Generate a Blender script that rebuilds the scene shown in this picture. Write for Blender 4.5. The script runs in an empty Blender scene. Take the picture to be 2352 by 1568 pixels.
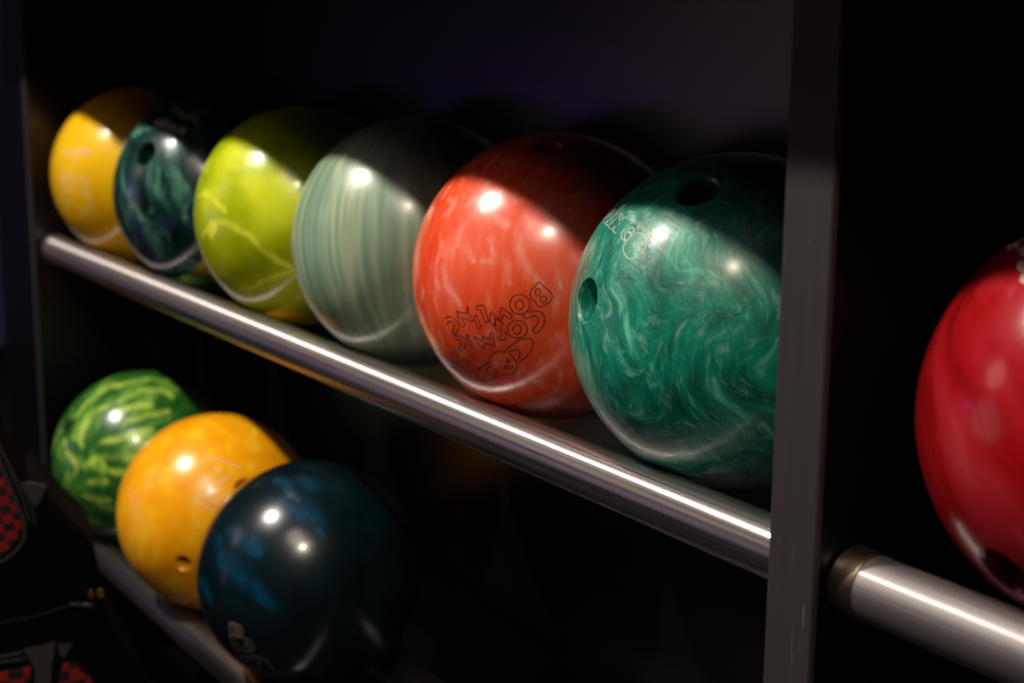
import bpy, bmesh, math, random
import numpy as np
from mathutils import Vector, Matrix
scene = bpy.context.scene
col = scene.collection

# ------------------------------------------------------------------ camera
cam_data = bpy.data.cameras.new('camera')
cam = bpy.data.objects.new('camera', cam_data); col.objects.link(cam)
RIGHT = Vector((0.5599, 0.8286, 0.0054)); UP = Vector((-0.1788, 0.1144, 0.9772)); BACK = Vector((0.8091, -0.5481, 0.2122))
m = Matrix((RIGHT, UP, BACK)).transposed().to_4x4()
m.translation = Vector((0.6854, -0.6388, 0.1864))
cam.matrix_world = m
cam_data.sensor_width = 36.0
cam_data.lens = 3357.0/2352.0*36.0
cam_data.clip_start = 0.02; cam_data.clip_end = 60.0
cam_data.dof.use_dof = True
cam_data.dof.focus_distance = 0.93
cam_data.dof.aperture_fstop = 5.6
cam_data.dof.aperture_blades = 0
scene.camera = cam

# ------------------------------------------------------------------ world and lamps
world = bpy.data.worlds.new('World'); scene.world = world; world.use_nodes = True
bg = world.node_tree.nodes['Background']
bg.inputs['Color'].default_value = (0.46, 0.31, 0.66, 1)
bg.inputs['Strength'].default_value = 0.022

def lamp(name, loc, target, kind, energy, color, size, size_y=None, spot=None):
    d = bpy.data.lights.new(name, kind)
    d.energy = energy; d.color = color
    if kind == 'AREA':
        d.shape = 'RECTANGLE' if size_y else 'DISK'; d.size = size
        if size_y: d.size_y = size_y
    else:
        d.shadow_soft_size = size
    if kind == 'SPOT':
        d.spot_size = math.radians(spot); d.spot_blend = 0.6
    o = bpy.data.objects.new(name, d); col.objects.link(o)
    o.location = loc
    o.rotation_euler = (Vector(target)-Vector(loc)).to_track_quat('-Z', 'Y').to_euler()
    return o
lamp('ceiling_spot', (-1.0, -1.15, 1.66), (-0.5, 0.0, -0.1), 'SPOT', 190, (1.0, 0.93, 0.82), 0.034, spot=120)
lamp('ceiling_spot', (1.1, -1.17, 1.66), (0.0, 0.0, -0.1), 'SPOT', 85, (1.0, 0.86, 0.68), 0.034, spot=120)
lamp('lane_glow', (-2.6, -2.7, -0.30), (0.0, 0, -0.1), 'AREA', 1.7, (1.0, 0.78, 0.90), 1.3)
lamp('ceiling_glow', (0.5, -1.2, 1.8), (-0.1, 0, -0.1), 'AREA', 7.0, (1.0, 0.86, 0.80), 0.7)
lamp('front_glow', (-1.9, -1.9, 0.75), (-0.3, 0, 0.0), 'AREA', 1.3, (1.0, 0.72, 0.60), 0.6)
lamp('violet_neon', (-2.8, -1.72, -0.10), (-0.3, 0, -0.1), 'AREA', 0.22, (0.30, 0.08, 1.0), 0.5, 0.10)
scene.view_settings.view_transform = 'Standard'
scene.view_settings.look = 'None'
scene.view_settings.exposure = 0.15
scene.view_settings.gamma = 1.0
scene.view_settings.use_curve_mapping = False

ART = {
 'red_words': ((0.604, -0.794, -0.071), 0.62, [
   [(20.7,22.1),(23.9,19.2),(28.5,15.6),(30.4,11.9),(28.6,8.1),(24.9,5.7),(21.8,4.3),(19.9,5.3),(18.8,8.5),(15.9,9.5),(14.8,12.6),(15.5,15.8),(18.4,19.6),(20.7,22.1)],
   [(22.0,14.9),(22.0,14.1),(21.7,13.5),(21.3,12.9),(20.8,12.6),(20.2,12.4),(19.7,12.5),(19.1,12.9),(18.7,13.4),(18.4,14.0),(18.3,14.8),(18.4,15.5),(18.7,16.2),(19.0,16.7),(19.6,17.1),(20.1,17.2),(20.7,17.1),(21.2,16.8),(21.6,16.3),(21.9,15.6),(22.0,14.9)],
   [(26.4,10.1),(26.3,9.4),(25.9,8.8),(25.5,8.3),(24.8,8.0),(24.1,7.9),(23.4,8.0),(22.8,8.3),(22.3,8.8),(22.0,9.4),(21.8,10.1),(21.9,10.8),(22.3,11.4),(22.8,11.9),(23.4,12.2),(24.1,12.4),(24.8,12.3),(25.4,11.9),(25.9,11.5),(26.3,10.8),(26.4,10.1)],
   [(14.7,6.3),(14.4,4.2),(13.3,2.2),(11.8,0.5),(9.8,-0.6),(7.5,-1.0),(5.3,-0.8),(3.3,0.1),(1.7,1.6),(0.7,3.5),(0.3,5.6),(0.7,7.8),(1.7,9.8),(3.3,11.4),(5.3,12.5),(7.5,13.0),(9.7,12.7),(11.7,11.8),(13.3,10.4),(14.4,8.5),(14.7,6.3)],
   [(10.4,5.8),(10.3,4.7),(9.8,3.7),(9.2,2.9),(8.3,2.4),(7.4,2.1),(6.5,2.3),(5.7,2.7),(5.0,3.5),(4.6,4.4),(4.4,5.5),(4.6,6.6),(5.0,7.6),(5.7,8.4),(6.5,8.9),(7.4,9.1),(8.3,9.0),(9.2,8.6),(9.8,7.8),(10.3,6.9),(10.4,5.8)],
   [(2.3,-2.0),(-5.7,3.2),(-7.7,-5.8),(-14.0,-0.6),(-15.2,-8.0),(-12.9,-10.6),(-10.5,-10.3),(-10.9,-5.3),(-6.1,-7.6),(-4.4,-1.9),(0.6,-4.8),(2.3,-2.0)],
   [(-19.3,3.5),(-25.6,1.7),(-25.4,-0.5),(-21.9,-0.4),(-19.4,-7.9),(-18.3,-9.2),(-15.8,-7.8),(-17.1,-3.7),(-19.3,3.5)],
   [(-32.9,1.3),(-32.1,-4.0),(-28.4,-9.7),(-38.9,-8.5),(-36.3,-14.0),(-37.9,-15.4),(-41.0,-14.2),(-43.4,-4.4),(-34.1,-4.9),(-32.9,1.3)],
   [(-25.5,-4.2),(-22.3,-13.5),(-25.0,-15.0),(-27.9,-6.2),(-25.5,-4.2)],
   [(-15.4,-15.8),(-12.8,-16.9),(-12.9,-26.6),(-20.4,-25.2),(-21.9,-30.8),(-29.5,-23.0),(-28.3,-21.6),(-22.9,-24.3),(-21.4,-19.8),(-15.1,-22.0),(-15.4,-15.8)],
   [(-36.9,-23.8),(-34.0,-31.5),(-31.9,-31.1),(-34.0,-23.2),(-36.9,-23.8)],
   [(-34.3,-21.4),(-34.6,-21.9),(-35.2,-22.2),(-35.8,-22.2),(-36.0,-21.8),(-35.7,-21.3),(-35.1,-21.0),(-34.5,-21.0),(-34.3,-21.4)],
   [(-10.6,-5.2),(-11.4,-10.4),(-10.7,-13.2),(-6.5,-15.6),(-6.1,-17.7),(-10.1,-19.9),(-8.5,-21.8),(-3.7,-20.1),(-2.6,-17.0),(-4.4,-14.3),(-7.8,-12.3),(-7.1,-10.5),(-4.2,-10.0),(-5.2,-7.8),(-10.6,-5.2)],
 ]),
 'red_curved_letters': ((0.557, -0.808, -0.193), 0.62, [
   [(-52.1,-0.6),(-50.9,0.0),(-49.3,1.0),(-47.5,1.9),(-45.8,2.5),(-44.4,2.7),(-42.9,2.7),(-41.6,2.4),(-40.4,1.9),(-39.4,1.2),(-38.5,0.1),(-37.9,-1.0),(-37.5,-2.2),(-37.4,-3.3),(-37.7,-4.5),(-38.2,-5.6),(-38.8,-6.8),(-39.8,-7.9),(-41.0,-9.1),(-42.3,-10.1),(-43.4,-10.7),(-44.1,-10.9),(-44.8,-10.8),(-45.1,-10.3),(-45.1,-9.6),(-44.6,-8.6),(-43.5,-7.1),(-42.5,-5.7),(-41.9,-4.4),(-41.9,-3.4),(-42.1,-2.4),(-42.5,-1.6),(-43.1,-1.1),(-43.8,-0.8),(-44.7,-0.8),(-45.7,-1.0),(-46.7,-1.4),(-47.6,-2.0),(-48.6,-3.0),(-49.5,-4.0),(-50.1,-4.7)],
   [(16.4,13.6),(17.3,13.9),(18.4,14.2),(19.7,14.3),(21.0,14.5),(22.3,14.6),(23.8,14.7),(25.1,14.7),(26.3,14.5),(27.3,14.0),(28.2,13.4),(28.9,12.6),(29.4,11.7),(29.9,10.7),(30.1,9.6),(30.2,8.4),(30.1,7.3),(29.7,6.0),(29.1,4.7),(28.3,3.4),(27.5,2.2),(26.6,1.1),(25.5,-0.1),(24.5,-1.0),(23.5,-1.5),(22.7,-1.4),(21.8,-1.0),(21.2,-0.3),(21.0,0.5),(21.5,1.4),(22.5,2.4),(23.6,3.5),(24.4,4.5),(24.9,5.5),(25.4,6.6),(25.6,7.6),(25.6,8.4),(25.4,9.2),(24.9,9.9),(24.3,10.5),(23.6,10.9),(22.9,11.1),(22.0,11.0),(21.2,10.9),(20.4,10.6),(19.6,10.3),(18.8,9.7),(18.0,9.3),(17.4,9.2),(16.8,9.6),(16.4,10.2),(16.0,11.0),(15.8,11.6),(15.7,12.2),(15.7,12.7),(15.9,13.2),(16.4,13.6)],
   [(17.7,1.3),(17.6,0.8),(17.5,0.3),(17.4,-0.2),(17.2,-0.7),(17.0,-1.2),(16.7,-1.7),(16.4,-2.1),(16.0,-2.6),(15.7,-3.0),(15.2,-3.4),(14.8,-3.8),(14.3,-4.1),(13.8,-4.4),(13.3,-4.7),(12.8,-5.0),(12.2,-5.2),(11.7,-5.3),(11.1,-5.5),(10.5,-5.5),(10.0,-5.6),(9.4,-5.6),(8.8,-5.6),(8.3,-5.5),(7.7,-5.4),(7.2,-5.2),(6.7,-5.0),(6.2,-4.8),(5.7,-4.5),(5.3,-4.2),(4.9,-3.9),(4.5,-3.6),(4.2,-3.2),(3.9,-2.7),(3.7,-2.3),(3.5,-1.8),(3.3,-1.4),(3.2,-0.9),(3.1,-0.4),(3.1,0.1),(3.1,0.7),(3.1,1.2),(3.2,1.7),(3.4,2.2),(3.6,2.7),(3.8,3.2),(4.1,3.7),(4.4,4.2),(4.7,4.6),(5.1,5.0),(5.5,5.4),(6.0,5.8),(6.4,6.1),(6.9,6.5),(7.5,6.7),(8.0,7.0),(8.5,7.2),(9.1,7.3),(9.7,7.5),(10.2,7.5),(10.8,7.6),(11.4,7.6),(11.9,7.6),(12.5,7.5),(13.0,7.4),(13.5,7.2),(14.0,7.0),(14.5,6.8),(15.0,6.5),(15.4,6.2),(15.8,5.9),(16.2,5.5),(16.5,5.1),(16.8,4.7),(17.0,4.3),(17.2,3.8),(17.4,3.4),(17.5,2.9),(17.6,2.4),(17.7,1.9),(17.7,1.3)],
   [(13.2,1.2),(13.2,0.9),(13.1,0.7),(13.1,0.4),(13.0,0.1),(12.9,-0.2),(12.8,-0.4),(12.6,-0.7),(12.5,-0.9),(12.3,-1.1),(12.2,-1.3),(12.0,-1.5),(11.8,-1.7),(11.6,-1.9),(11.3,-2.0),(11.1,-2.2),(10.9,-2.3),(10.7,-2.4),(10.4,-2.4),(10.2,-2.5),(9.9,-2.5),(9.7,-2.5),(9.5,-2.5),(9.2,-2.4),(9.0,-2.4),(8.8,-2.3),(8.6,-2.2),(8.4,-2.0),(8.2,-1.9),(8.0,-1.7),(7.9,-1.6),(7.7,-1.4),(7.6,-1.1),(7.5,-0.9),(7.4,-0.7),(7.3,-0.4),(7.2,-0.2),(7.2,0.1),(7.1,0.4),(7.1,0.6),(7.1,0.9),(7.2,1.2),(7.2,1.5),(7.3,1.8),(7.3,2.0),(7.4,2.3),(7.6,2.6),(7.7,2.8),(7.8,3.0),(8.0,3.3),(8.2,3.5),(8.4,3.7),(8.6,3.9),(8.8,4.0),(9.0,4.2),(9.2,4.3),(9.4,4.4),(9.7,4.5),(9.9,4.5),(10.1,4.6),(10.4,4.6),(10.6,4.6),(10.9,4.6),(11.1,4.5),(11.3,4.5),(11.5,4.4),(11.7,4.3),(11.9,4.2),(12.1,4.0),(12.3,3.9),(12.5,3.7),(12.6,3.5),(12.7,3.3),(12.9,3.0),(13.0,2.8),(13.1,2.6),(13.1,2.3),(13.2,2.0),(13.2,1.8),(13.2,1.5),(13.2,1.2)],
   [(-44.1,-12.5),(-43.0,-12.1),(-41.5,-11.5),(-39.8,-10.9),(-38.3,-10.7),(-37.0,-10.8),(-35.5,-11.0),(-34.3,-11.5),(-33.5,-12.3),(-33.1,-13.5),(-33.1,-15.0),(-33.4,-16.7),(-33.9,-18.2),(-34.8,-19.7),(-36.2,-21.3),(-37.6,-22.7),(-38.8,-23.6),(-39.8,-23.9),(-40.6,-23.8),(-41.2,-23.3),(-41.3,-22.6),(-40.6,-21.6),(-39.3,-20.3),(-37.9,-18.9),(-37.1,-17.7),(-36.8,-16.6),(-36.7,-15.5),(-36.9,-14.5),(-37.4,-13.9),(-38.6,-13.8),(-40.2,-14.1),(-41.8,-14.5),(-43.0,-14.8)],
 ]),
 'red_planet': ((0.5, -0.75, -0.434), 0.62, [
   [(0.3,9.7),(1.1,10.5),(2.2,11.7),(3.5,12.9),(4.9,14.2),(6.5,15.5),(8.3,17.0),(10.0,18.3),(11.7,19.4),(13.2,20.2),(14.7,20.8),(16.1,21.3),(17.4,21.5),(18.7,21.6),(19.9,21.4),(20.9,21.1),(21.7,20.6),(22.3,19.9),(22.6,19.0),(22.8,18.0),(22.7,16.9),(22.4,15.7),(21.8,14.4),(21.1,12.9),(20.2,11.5),(18.9,9.9),(17.4,8.2),(15.9,6.5),(14.4,5.1),(12.9,3.9),(11.3,2.8),(10.0,1.9),(9.0,1.3)],
   [(0.3,9.7),(-0.5,9.9),(-1.7,10.0),(-3.0,10.1),(-4.4,9.8),(-5.7,9.2),(-7.2,8.3),(-8.6,7.2),(-9.7,6.1),(-10.6,5.0),(-11.3,3.9),(-11.9,2.7),(-12.4,1.6),(-12.6,0.7),(-12.7,-0.1),(-12.9,-0.9),(-13.3,-1.7),(-14.2,-2.3),(-15.3,-2.9),(-16.7,-3.6),(-18.0,-4.5),(-19.5,-5.8),(-21.1,-7.3),(-22.7,-9.0),(-24.1,-10.7),(-25.4,-12.5),(-26.7,-14.4),(-27.8,-16.2),(-28.5,-17.9),(-28.9,-19.4),(-29.0,-20.7),(-28.8,-21.8),(-28.2,-22.4),(-27.2,-22.7),(-25.9,-22.6),(-24.2,-22.2),(-22.5,-21.5),(-20.5,-20.6),(-18.3,-19.4),(-16.1,-18.1),(-14.0,-16.8),(-11.8,-15.3),(-9.6,-13.6),(-7.5,-12.1),(-5.8,-11.1),(-4.6,-10.5),(-3.8,-10.3),(-3.0,-10.2),(-2.0,-10.1),(-0.7,-9.9),(0.7,-9.9),(2.2,-9.7),(3.4,-9.4),(4.3,-8.8),(5.1,-8.0),(5.7,-7.1),(6.3,-6.2),(6.8,-5.4),(7.2,-4.5),(7.6,-3.5),(7.8,-2.6),(8.0,-1.6),(8.1,-0.6),(8.0,0.5),(7.9,1.5),(7.8,2.7),(7.5,3.9),(7.1,5.0),(6.7,6.1),(6.1,7.2),(5.3,8.2),(4.6,9.1),(4.1,9.8)],
   [(4.1,9.8),(4.5,10.5),(5.4,11.2),(6.5,11.8),(7.5,12.2),(8.4,12.5),(9.3,12.6),(10.2,12.6),(10.9,12.3),(11.4,11.9),(11.8,11.2),(12.1,10.4),(12.2,9.6),(12.2,8.8),(12.0,7.9),(11.6,7.1),(11.2,6.3),(10.6,5.5),(9.8,4.5),(8.9,3.8),(8.3,3.6),(7.8,3.9),(7.5,4.8),(7.2,5.8),(6.8,6.8),(6.0,7.5),(5.1,8.3),(4.3,9.1),(4.1,9.8)],
   [(-13.3,-4.5),(-14.1,-5.1),(-15.1,-6.2),(-16.0,-7.4),(-16.7,-8.6),(-17.0,-9.6),(-17.1,-10.7),(-17.0,-11.7),(-16.7,-12.4),(-16.0,-12.8),(-15.1,-12.9),(-14.1,-12.9),(-12.9,-12.6),(-11.4,-11.8),(-9.7,-10.8),(-8.2,-9.7),(-7.4,-8.7),(-7.7,-8.0),(-8.6,-7.3),(-9.8,-6.7),(-10.8,-6.1),(-11.5,-5.5),(-12.0,-4.9),(-12.6,-4.5),(-13.3,-4.5)],
   [(3.5,2.4),(3.4,2.1),(3.3,1.8),(3.2,1.5),(3.0,1.3),(2.7,1.1),(2.5,0.9),(2.2,0.8),(2.0,0.7),(1.7,0.7),(1.5,0.8),(1.3,0.9),(1.1,1.1),(1.0,1.3),(1.0,1.5),(0.9,1.8),(0.9,2.1),(1.0,2.4),(1.1,2.7),(1.3,3.0),(1.5,3.2),(1.7,3.4),(2.0,3.6),(2.2,3.7),(2.5,3.7),(2.7,3.7),(2.9,3.7),(3.2,3.5),(3.3,3.4),(3.4,3.2),(3.5,2.9),(3.5,2.6),(3.5,2.4)],
   [(0.9,-3.2),(0.9,-3.5),(0.7,-3.8),(0.5,-4.1),(0.3,-4.3),(0.1,-4.6),(-0.1,-4.7),(-0.4,-4.9),(-0.7,-4.9),(-0.9,-4.9),(-1.2,-4.9),(-1.4,-4.7),(-1.5,-4.6),(-1.6,-4.4),(-1.7,-4.1),(-1.7,-3.8),(-1.7,-3.5),(-1.6,-3.2),(-1.5,-2.9),(-1.3,-2.6),(-1.1,-2.3),(-0.9,-2.1),(-0.6,-2.0),(-0.3,-1.8),(-0.1,-1.8),(0.2,-1.8),(0.4,-1.8),(0.6,-2.0),(0.8,-2.1),(0.9,-2.3),(0.9,-2.6),(1.0,-2.9),(0.9,-3.2)],
   [(5.1,-2.4),(5.0,-2.7),(4.9,-3.0),(4.7,-3.3),(4.5,-3.6),(4.3,-3.8),(4.1,-3.9),(3.8,-4.0),(3.5,-4.1),(3.3,-4.1),(3.1,-4.0),(2.9,-3.9),(2.7,-3.7),(2.6,-3.5),(2.5,-3.2),(2.5,-2.9),(2.5,-2.7),(2.6,-2.4),(2.8,-2.1),(2.9,-1.8),(3.1,-1.5),(3.3,-1.3),(3.6,-1.2),(3.9,-1.0),(4.1,-1.0),(4.3,-1.0),(4.6,-1.1),(4.8,-1.2),(4.9,-1.4),(5.0,-1.6),(5.1,-1.8),(5.1,-2.1),(5.1,-2.4)],
 ]),
 'red_worn_mark': ((-0.037, -0.65, 0.759), 0.8, [
   [(-16.8,5.9),(-12.8,4.6),(-12.9,5.8)],
   [(1.0,6.7),(4.0,6.6),(7.0,4.9),(1.8,4.5)],
   [(-6.4,-4.9),(-3.3,-5.4)],
   [(0.6,-5.7),(3.8,-6.3),(3.9,-7.2)],
   [(6.4,0.1),(9.1,-0.9),(9.0,-2.8)],
   [(3.6,-3.5),(2.9,-1.8)],
 ]),
 'green_script': ((-0.278, -0.711, 0.645), 0.6, [
   [(17.4,7.4),(16.5,7.4),(15.2,7.4),(13.8,7.3),(12.9,7.2),(12.5,7.0),(12.4,6.7),(12.6,6.3),(12.7,6.0),(13.0,5.8),(13.3,5.7),(13.6,5.5),(13.8,5.3),(13.8,5.1),(13.8,4.9),(13.7,4.7),(13.7,4.5)],
   [(17.4,7.4),(17.4,6.3),(17.3,4.8),(17.1,3.3),(17.0,2.2)],
   [(13.8,3.3),(13.7,2.7),(13.6,1.7),(13.4,0.7),(13.3,0.1)],
   [(13.3,-2.0),(13.2,-2.4),(13.1,-3.1),(13.0,-3.8),(12.9,-4.2)],
   [(2.1,0.9),(2.2,1.1),(2.4,1.4),(2.6,1.8),(3.0,2.1),(3.6,2.3),(4.2,2.5),(5.0,2.7),(5.8,2.7),(6.7,2.7),(7.8,2.6),(8.8,2.4),(9.6,2.2),(10.2,2.0),(10.7,1.8),(11.1,1.5),(11.4,1.2),(11.7,0.8),(11.9,0.4),(12.1,0.0),(12.1,-0.4),(12.0,-0.7),(11.8,-1.0),(11.5,-1.2),(11.1,-1.3),(10.7,-1.4),(10.2,-1.3),(9.7,-1.2),(9.3,-1.0),(9.0,-0.7),(8.9,-0.3),(8.7,0.1),(8.5,0.5),(8.2,0.7),(7.9,1.0),(7.5,1.1),(7.2,1.2),(6.7,1.1),(6.2,0.9),(5.8,0.7),(5.5,0.6)],
   [(5.3,0.0),(5.1,-0.2),(4.7,-0.5),(4.4,-1.0),(4.1,-1.4),(3.9,-1.9),(3.7,-2.5),(3.7,-3.1),(3.6,-3.7),(3.8,-4.3),(4.0,-4.9),(4.2,-5.5),(4.3,-5.9)],
   [(1.2,-3.4),(1.2,-3.8),(1.3,-4.5),(1.3,-5.1),(1.5,-5.7),(1.6,-6.2),(1.7,-6.7),(2.0,-7.1),(2.3,-7.5),(2.9,-7.8),(3.8,-8.1),(4.5,-8.4),(5.0,-8.6)],
   [(-0.0,9.1),(-0.6,9.1),(-1.5,9.1),(-2.5,9.1),(-3.2,9.0),(-3.7,8.8),(-4.1,8.6),(-4.3,8.2),(-4.4,7.8),(-4.2,7.3),(-3.8,6.7),(-3.4,6.1),(-3.2,5.4),(-3.1,4.6),(-3.2,3.7),(-3.3,2.9),(-3.5,2.0),(-3.8,1.2),(-4.1,0.3),(-4.5,-0.6),(-4.8,-1.4),(-4.9,-2.1),(-5.0,-2.8),(-5.0,-3.5),(-5.0,-4.1),(-5.1,-4.6),(-5.3,-5.1),(-5.4,-5.5),(-5.5,-5.8)],
   [(-0.0,9.1),(-0.0,8.8),(0.0,8.3),(0.0,7.6),(-0.0,6.9),(-0.0,6.0),(-0.1,4.9),(-0.2,3.8),(-0.3,2.7),(-0.5,1.7),(-0.7,0.6),(-0.9,-0.4),(-1.2,-1.4),(-1.5,-2.2),(-1.8,-2.9),(-2.1,-3.5),(-2.4,-4.0)],
   [(-11.9,4.7),(-11.4,4.5),(-10.7,4.1),(-10.0,3.6),(-9.6,3.1),(-9.5,2.5),(-9.6,1.9),(-9.8,1.2),(-10.0,0.5),(-10.1,-0.1),(-10.3,-0.9),(-10.5,-1.5),(-10.6,-2.0)],
   [(-17.8,11.2),(-17.3,11.0),(-16.7,10.8),(-16.1,10.5),(-15.8,10.1),(-16.1,9.5),(-16.9,8.8),(-17.7,8.1),(-18.3,7.4),(-18.4,6.7),(-18.3,6.0),(-18.1,5.4),(-18.0,5.0)],
   [(-17.4,4.0),(-17.8,3.7),(-18.4,3.3),(-19.1,2.9),(-19.5,2.4),(-19.5,1.8),(-19.4,1.1),(-19.1,0.5),(-19.0,-0.2),(-18.9,-0.8),(-18.8,-1.5),(-18.8,-2.1),(-19.0,-2.7),(-19.7,-3.2),(-20.7,-3.7),(-21.8,-4.1),(-22.7,-4.4)],
   [(-13.0,3.6),(-13.1,3.1),(-13.3,2.4),(-13.5,1.6),(-13.5,0.8),(-13.4,0.1),(-13.1,-0.6),(-12.8,-1.3),(-12.8,-1.9),(-13.2,-2.5),(-13.8,-3.0),(-14.5,-3.4),(-15.0,-3.8)],
   [(-8.3,-4.7),(-7.8,-5.0),(-6.9,-5.4),(-6.3,-5.8),(-6.3,-6.1),(-7.1,-6.4),(-8.7,-6.6),(-10.5,-6.7),(-11.9,-6.7),(-12.5,-6.5),(-12.6,-6.3),(-12.6,-6.0),(-12.6,-5.8)],
   [(-7.6,-7.2),(-5.8,-7.4),(-3.4,-7.5),(-1.2,-7.6),(0.2,-7.7)],
   [(7.2,-8.8),(7.9,-8.6),(9.0,-8.3),(10.0,-8.0),(10.7,-7.6),(11.0,-7.1),(11.2,-6.6),(11.2,-6.1),(11.0,-5.9),(10.5,-6.0),(9.8,-6.3),(9.0,-6.7),(8.5,-6.9)],
   [(10.5,-8.8),(11.9,-8.9),(13.9,-9.2),(15.9,-9.4),(17.2,-9.6)],
   [(12.9,-7.0),(12.5,-7.3),(11.9,-7.7),(11.4,-8.2),(11.0,-8.4)],
 ]),
 'green_emblem': ((0.062, -0.839, 0.541), 0.75, [
   [(-3.3,5.7),(-2.8,6.0),(-2.0,6.4),(-1.1,6.8),(-0.1,7.0),(0.9,7.0),(1.9,6.8),(3.0,6.5),(3.9,6.2),(4.8,5.7),(5.6,5.1),(6.4,4.5),(7.1,3.8),(7.7,3.2),(8.1,2.7),(8.6,2.1),(8.9,1.4),(9.3,0.5),(9.5,-0.4),(9.7,-1.4),(9.7,-2.3),(9.7,-3.2),(9.5,-4.1),(9.2,-5.0),(8.8,-5.8),(8.2,-6.7),(7.6,-7.5),(6.9,-8.2),(6.1,-8.8),(5.2,-9.3),(4.3,-9.7),(3.4,-10.0),(2.5,-10.2),(1.8,-10.3),(1.1,-10.4),(0.5,-10.4),(-0.1,-10.2),(-0.9,-10.0),(-1.7,-9.6),(-2.5,-9.1),(-3.3,-8.6),(-4.1,-8.1),(-4.9,-7.5),(-5.6,-6.9),(-6.3,-6.3),(-6.8,-5.7),(-7.3,-5.0),(-7.6,-4.4),(-7.9,-3.7),(-8.1,-3.1),(-8.1,-2.5),(-8.2,-1.9),(-8.2,-1.3),(-8.1,-0.8),(-8.0,-0.4),(-7.9,0.0),(-7.8,0.3)],
   [(-7.8,0.3),(-8.5,0.4),(-9.6,0.6),(-10.8,0.9),(-11.9,1.2),(-12.7,1.6),(-13.5,2.0),(-14.2,2.5),(-14.8,3.1),(-15.3,3.8),(-15.7,4.5),(-16.0,5.2),(-16.2,6.0),(-16.1,6.7),(-15.8,7.4),(-15.5,8.1),(-15.3,8.6)],
   [(-10.1,7.4),(-10.1,8.0),(-9.9,8.7),(-9.5,9.3),(-9.0,9.7),(-8.6,9.9),(-8.1,9.8),(-7.5,9.6),(-7.1,9.3),(-6.7,9.0),(-6.3,8.4),(-6.0,7.9),(-5.9,7.4),(-6.0,7.0),(-6.2,6.6),(-6.5,6.4),(-7.0,6.2),(-7.7,6.3),(-8.6,6.6),(-9.5,7.0),(-10.1,7.4)],
   [(-11.2,6.6),(-10.0,6.4),(-8.3,5.9),(-6.8,5.3),(-5.8,4.6),(-5.7,3.7),(-6.1,2.7),(-6.8,1.8),(-7.4,1.2),(-8.0,1.0),(-8.6,1.1),(-9.3,1.3),(-9.9,1.7),(-10.5,2.1),(-11.1,2.7),(-11.6,3.4),(-11.8,4.0),(-12.0,4.8),(-12.0,5.6),(-11.8,6.3),(-11.2,6.6)],
   [(6.4,0.7),(6.5,0.6),(6.5,0.4),(6.5,0.3),(6.5,0.1),(6.5,-0.0),(6.4,-0.2),(6.4,-0.3),(6.2,-0.4),(6.1,-0.5),(6.0,-0.6),(5.8,-0.7),(5.6,-0.7),(5.4,-0.7),(5.2,-0.7),(5.0,-0.7),(4.8,-0.7),(4.6,-0.6),(4.4,-0.5),(4.2,-0.4),(4.0,-0.3),(3.8,-0.2),(3.6,-0.0),(3.5,0.1),(3.4,0.3),(3.3,0.4),(3.3,0.6),(3.3,0.8),(3.3,0.9),(3.3,1.0),(3.3,1.2),(3.4,1.3),(3.5,1.4),(3.7,1.5),(3.8,1.6),(4.0,1.7),(4.2,1.7),(4.4,1.7),(4.6,1.7),(4.8,1.7),(5.0,1.7),(5.2,1.6),(5.4,1.5),(5.6,1.4),(5.8,1.3),(6.0,1.2),(6.1,1.0),(6.3,0.9),(6.4,0.7)],
   [(3.0,-0.8),(3.1,-1.0),(3.1,-1.1),(3.2,-1.3),(3.2,-1.5),(3.1,-1.6),(3.1,-1.7),(3.0,-1.9),(2.9,-2.0),(2.7,-2.1),(2.6,-2.2),(2.4,-2.2),(2.2,-2.3),(2.0,-2.3),(1.8,-2.3),(1.5,-2.2),(1.3,-2.2),(1.1,-2.1),(0.9,-2.1),(0.7,-2.0),(0.5,-1.8),(0.3,-1.7),(0.2,-1.6),(0.0,-1.4),(-0.1,-1.3),(-0.2,-1.1),(-0.2,-0.9),(-0.2,-0.8),(-0.2,-0.6),(-0.2,-0.5),(-0.1,-0.3),(-0.0,-0.2),(0.1,-0.1),(0.2,-0.0),(0.4,0.1),(0.6,0.1),(0.8,0.2),(1.0,0.2),(1.2,0.2),(1.4,0.2),(1.6,0.1),(1.8,0.0),(2.1,-0.0),(2.3,-0.1),(2.5,-0.3),(2.6,-0.4),(2.8,-0.5),(2.9,-0.7),(3.0,-0.8)],
   [(6.1,-2.9),(6.1,-3.1),(6.2,-3.2),(6.2,-3.4),(6.2,-3.5),(6.1,-3.7),(6.1,-3.8),(6.0,-4.0),(5.9,-4.1),(5.7,-4.2),(5.6,-4.2),(5.4,-4.3),(5.2,-4.3),(5.0,-4.4),(4.8,-4.4),(4.6,-4.3),(4.4,-4.3),(4.2,-4.2),(4.0,-4.2),(3.8,-4.1),(3.6,-4.0),(3.4,-3.8),(3.3,-3.7),(3.2,-3.5),(3.1,-3.4),(3.0,-3.2),(2.9,-3.1),(2.9,-2.9),(2.9,-2.8),(3.0,-2.6),(3.0,-2.5),(3.1,-2.4),(3.2,-2.2),(3.4,-2.2),(3.5,-2.1),(3.7,-2.0),(3.9,-2.0),(4.1,-2.0),(4.3,-2.0),(4.5,-2.0),(4.7,-2.0),(4.9,-2.1),(5.1,-2.2),(5.3,-2.3),(5.5,-2.4),(5.7,-2.5),(5.8,-2.6),(6.0,-2.8),(6.1,-2.9)],
 ]),
 'green_dark_lines': ((-0.076, -0.791, 0.607), 0.8, [
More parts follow.
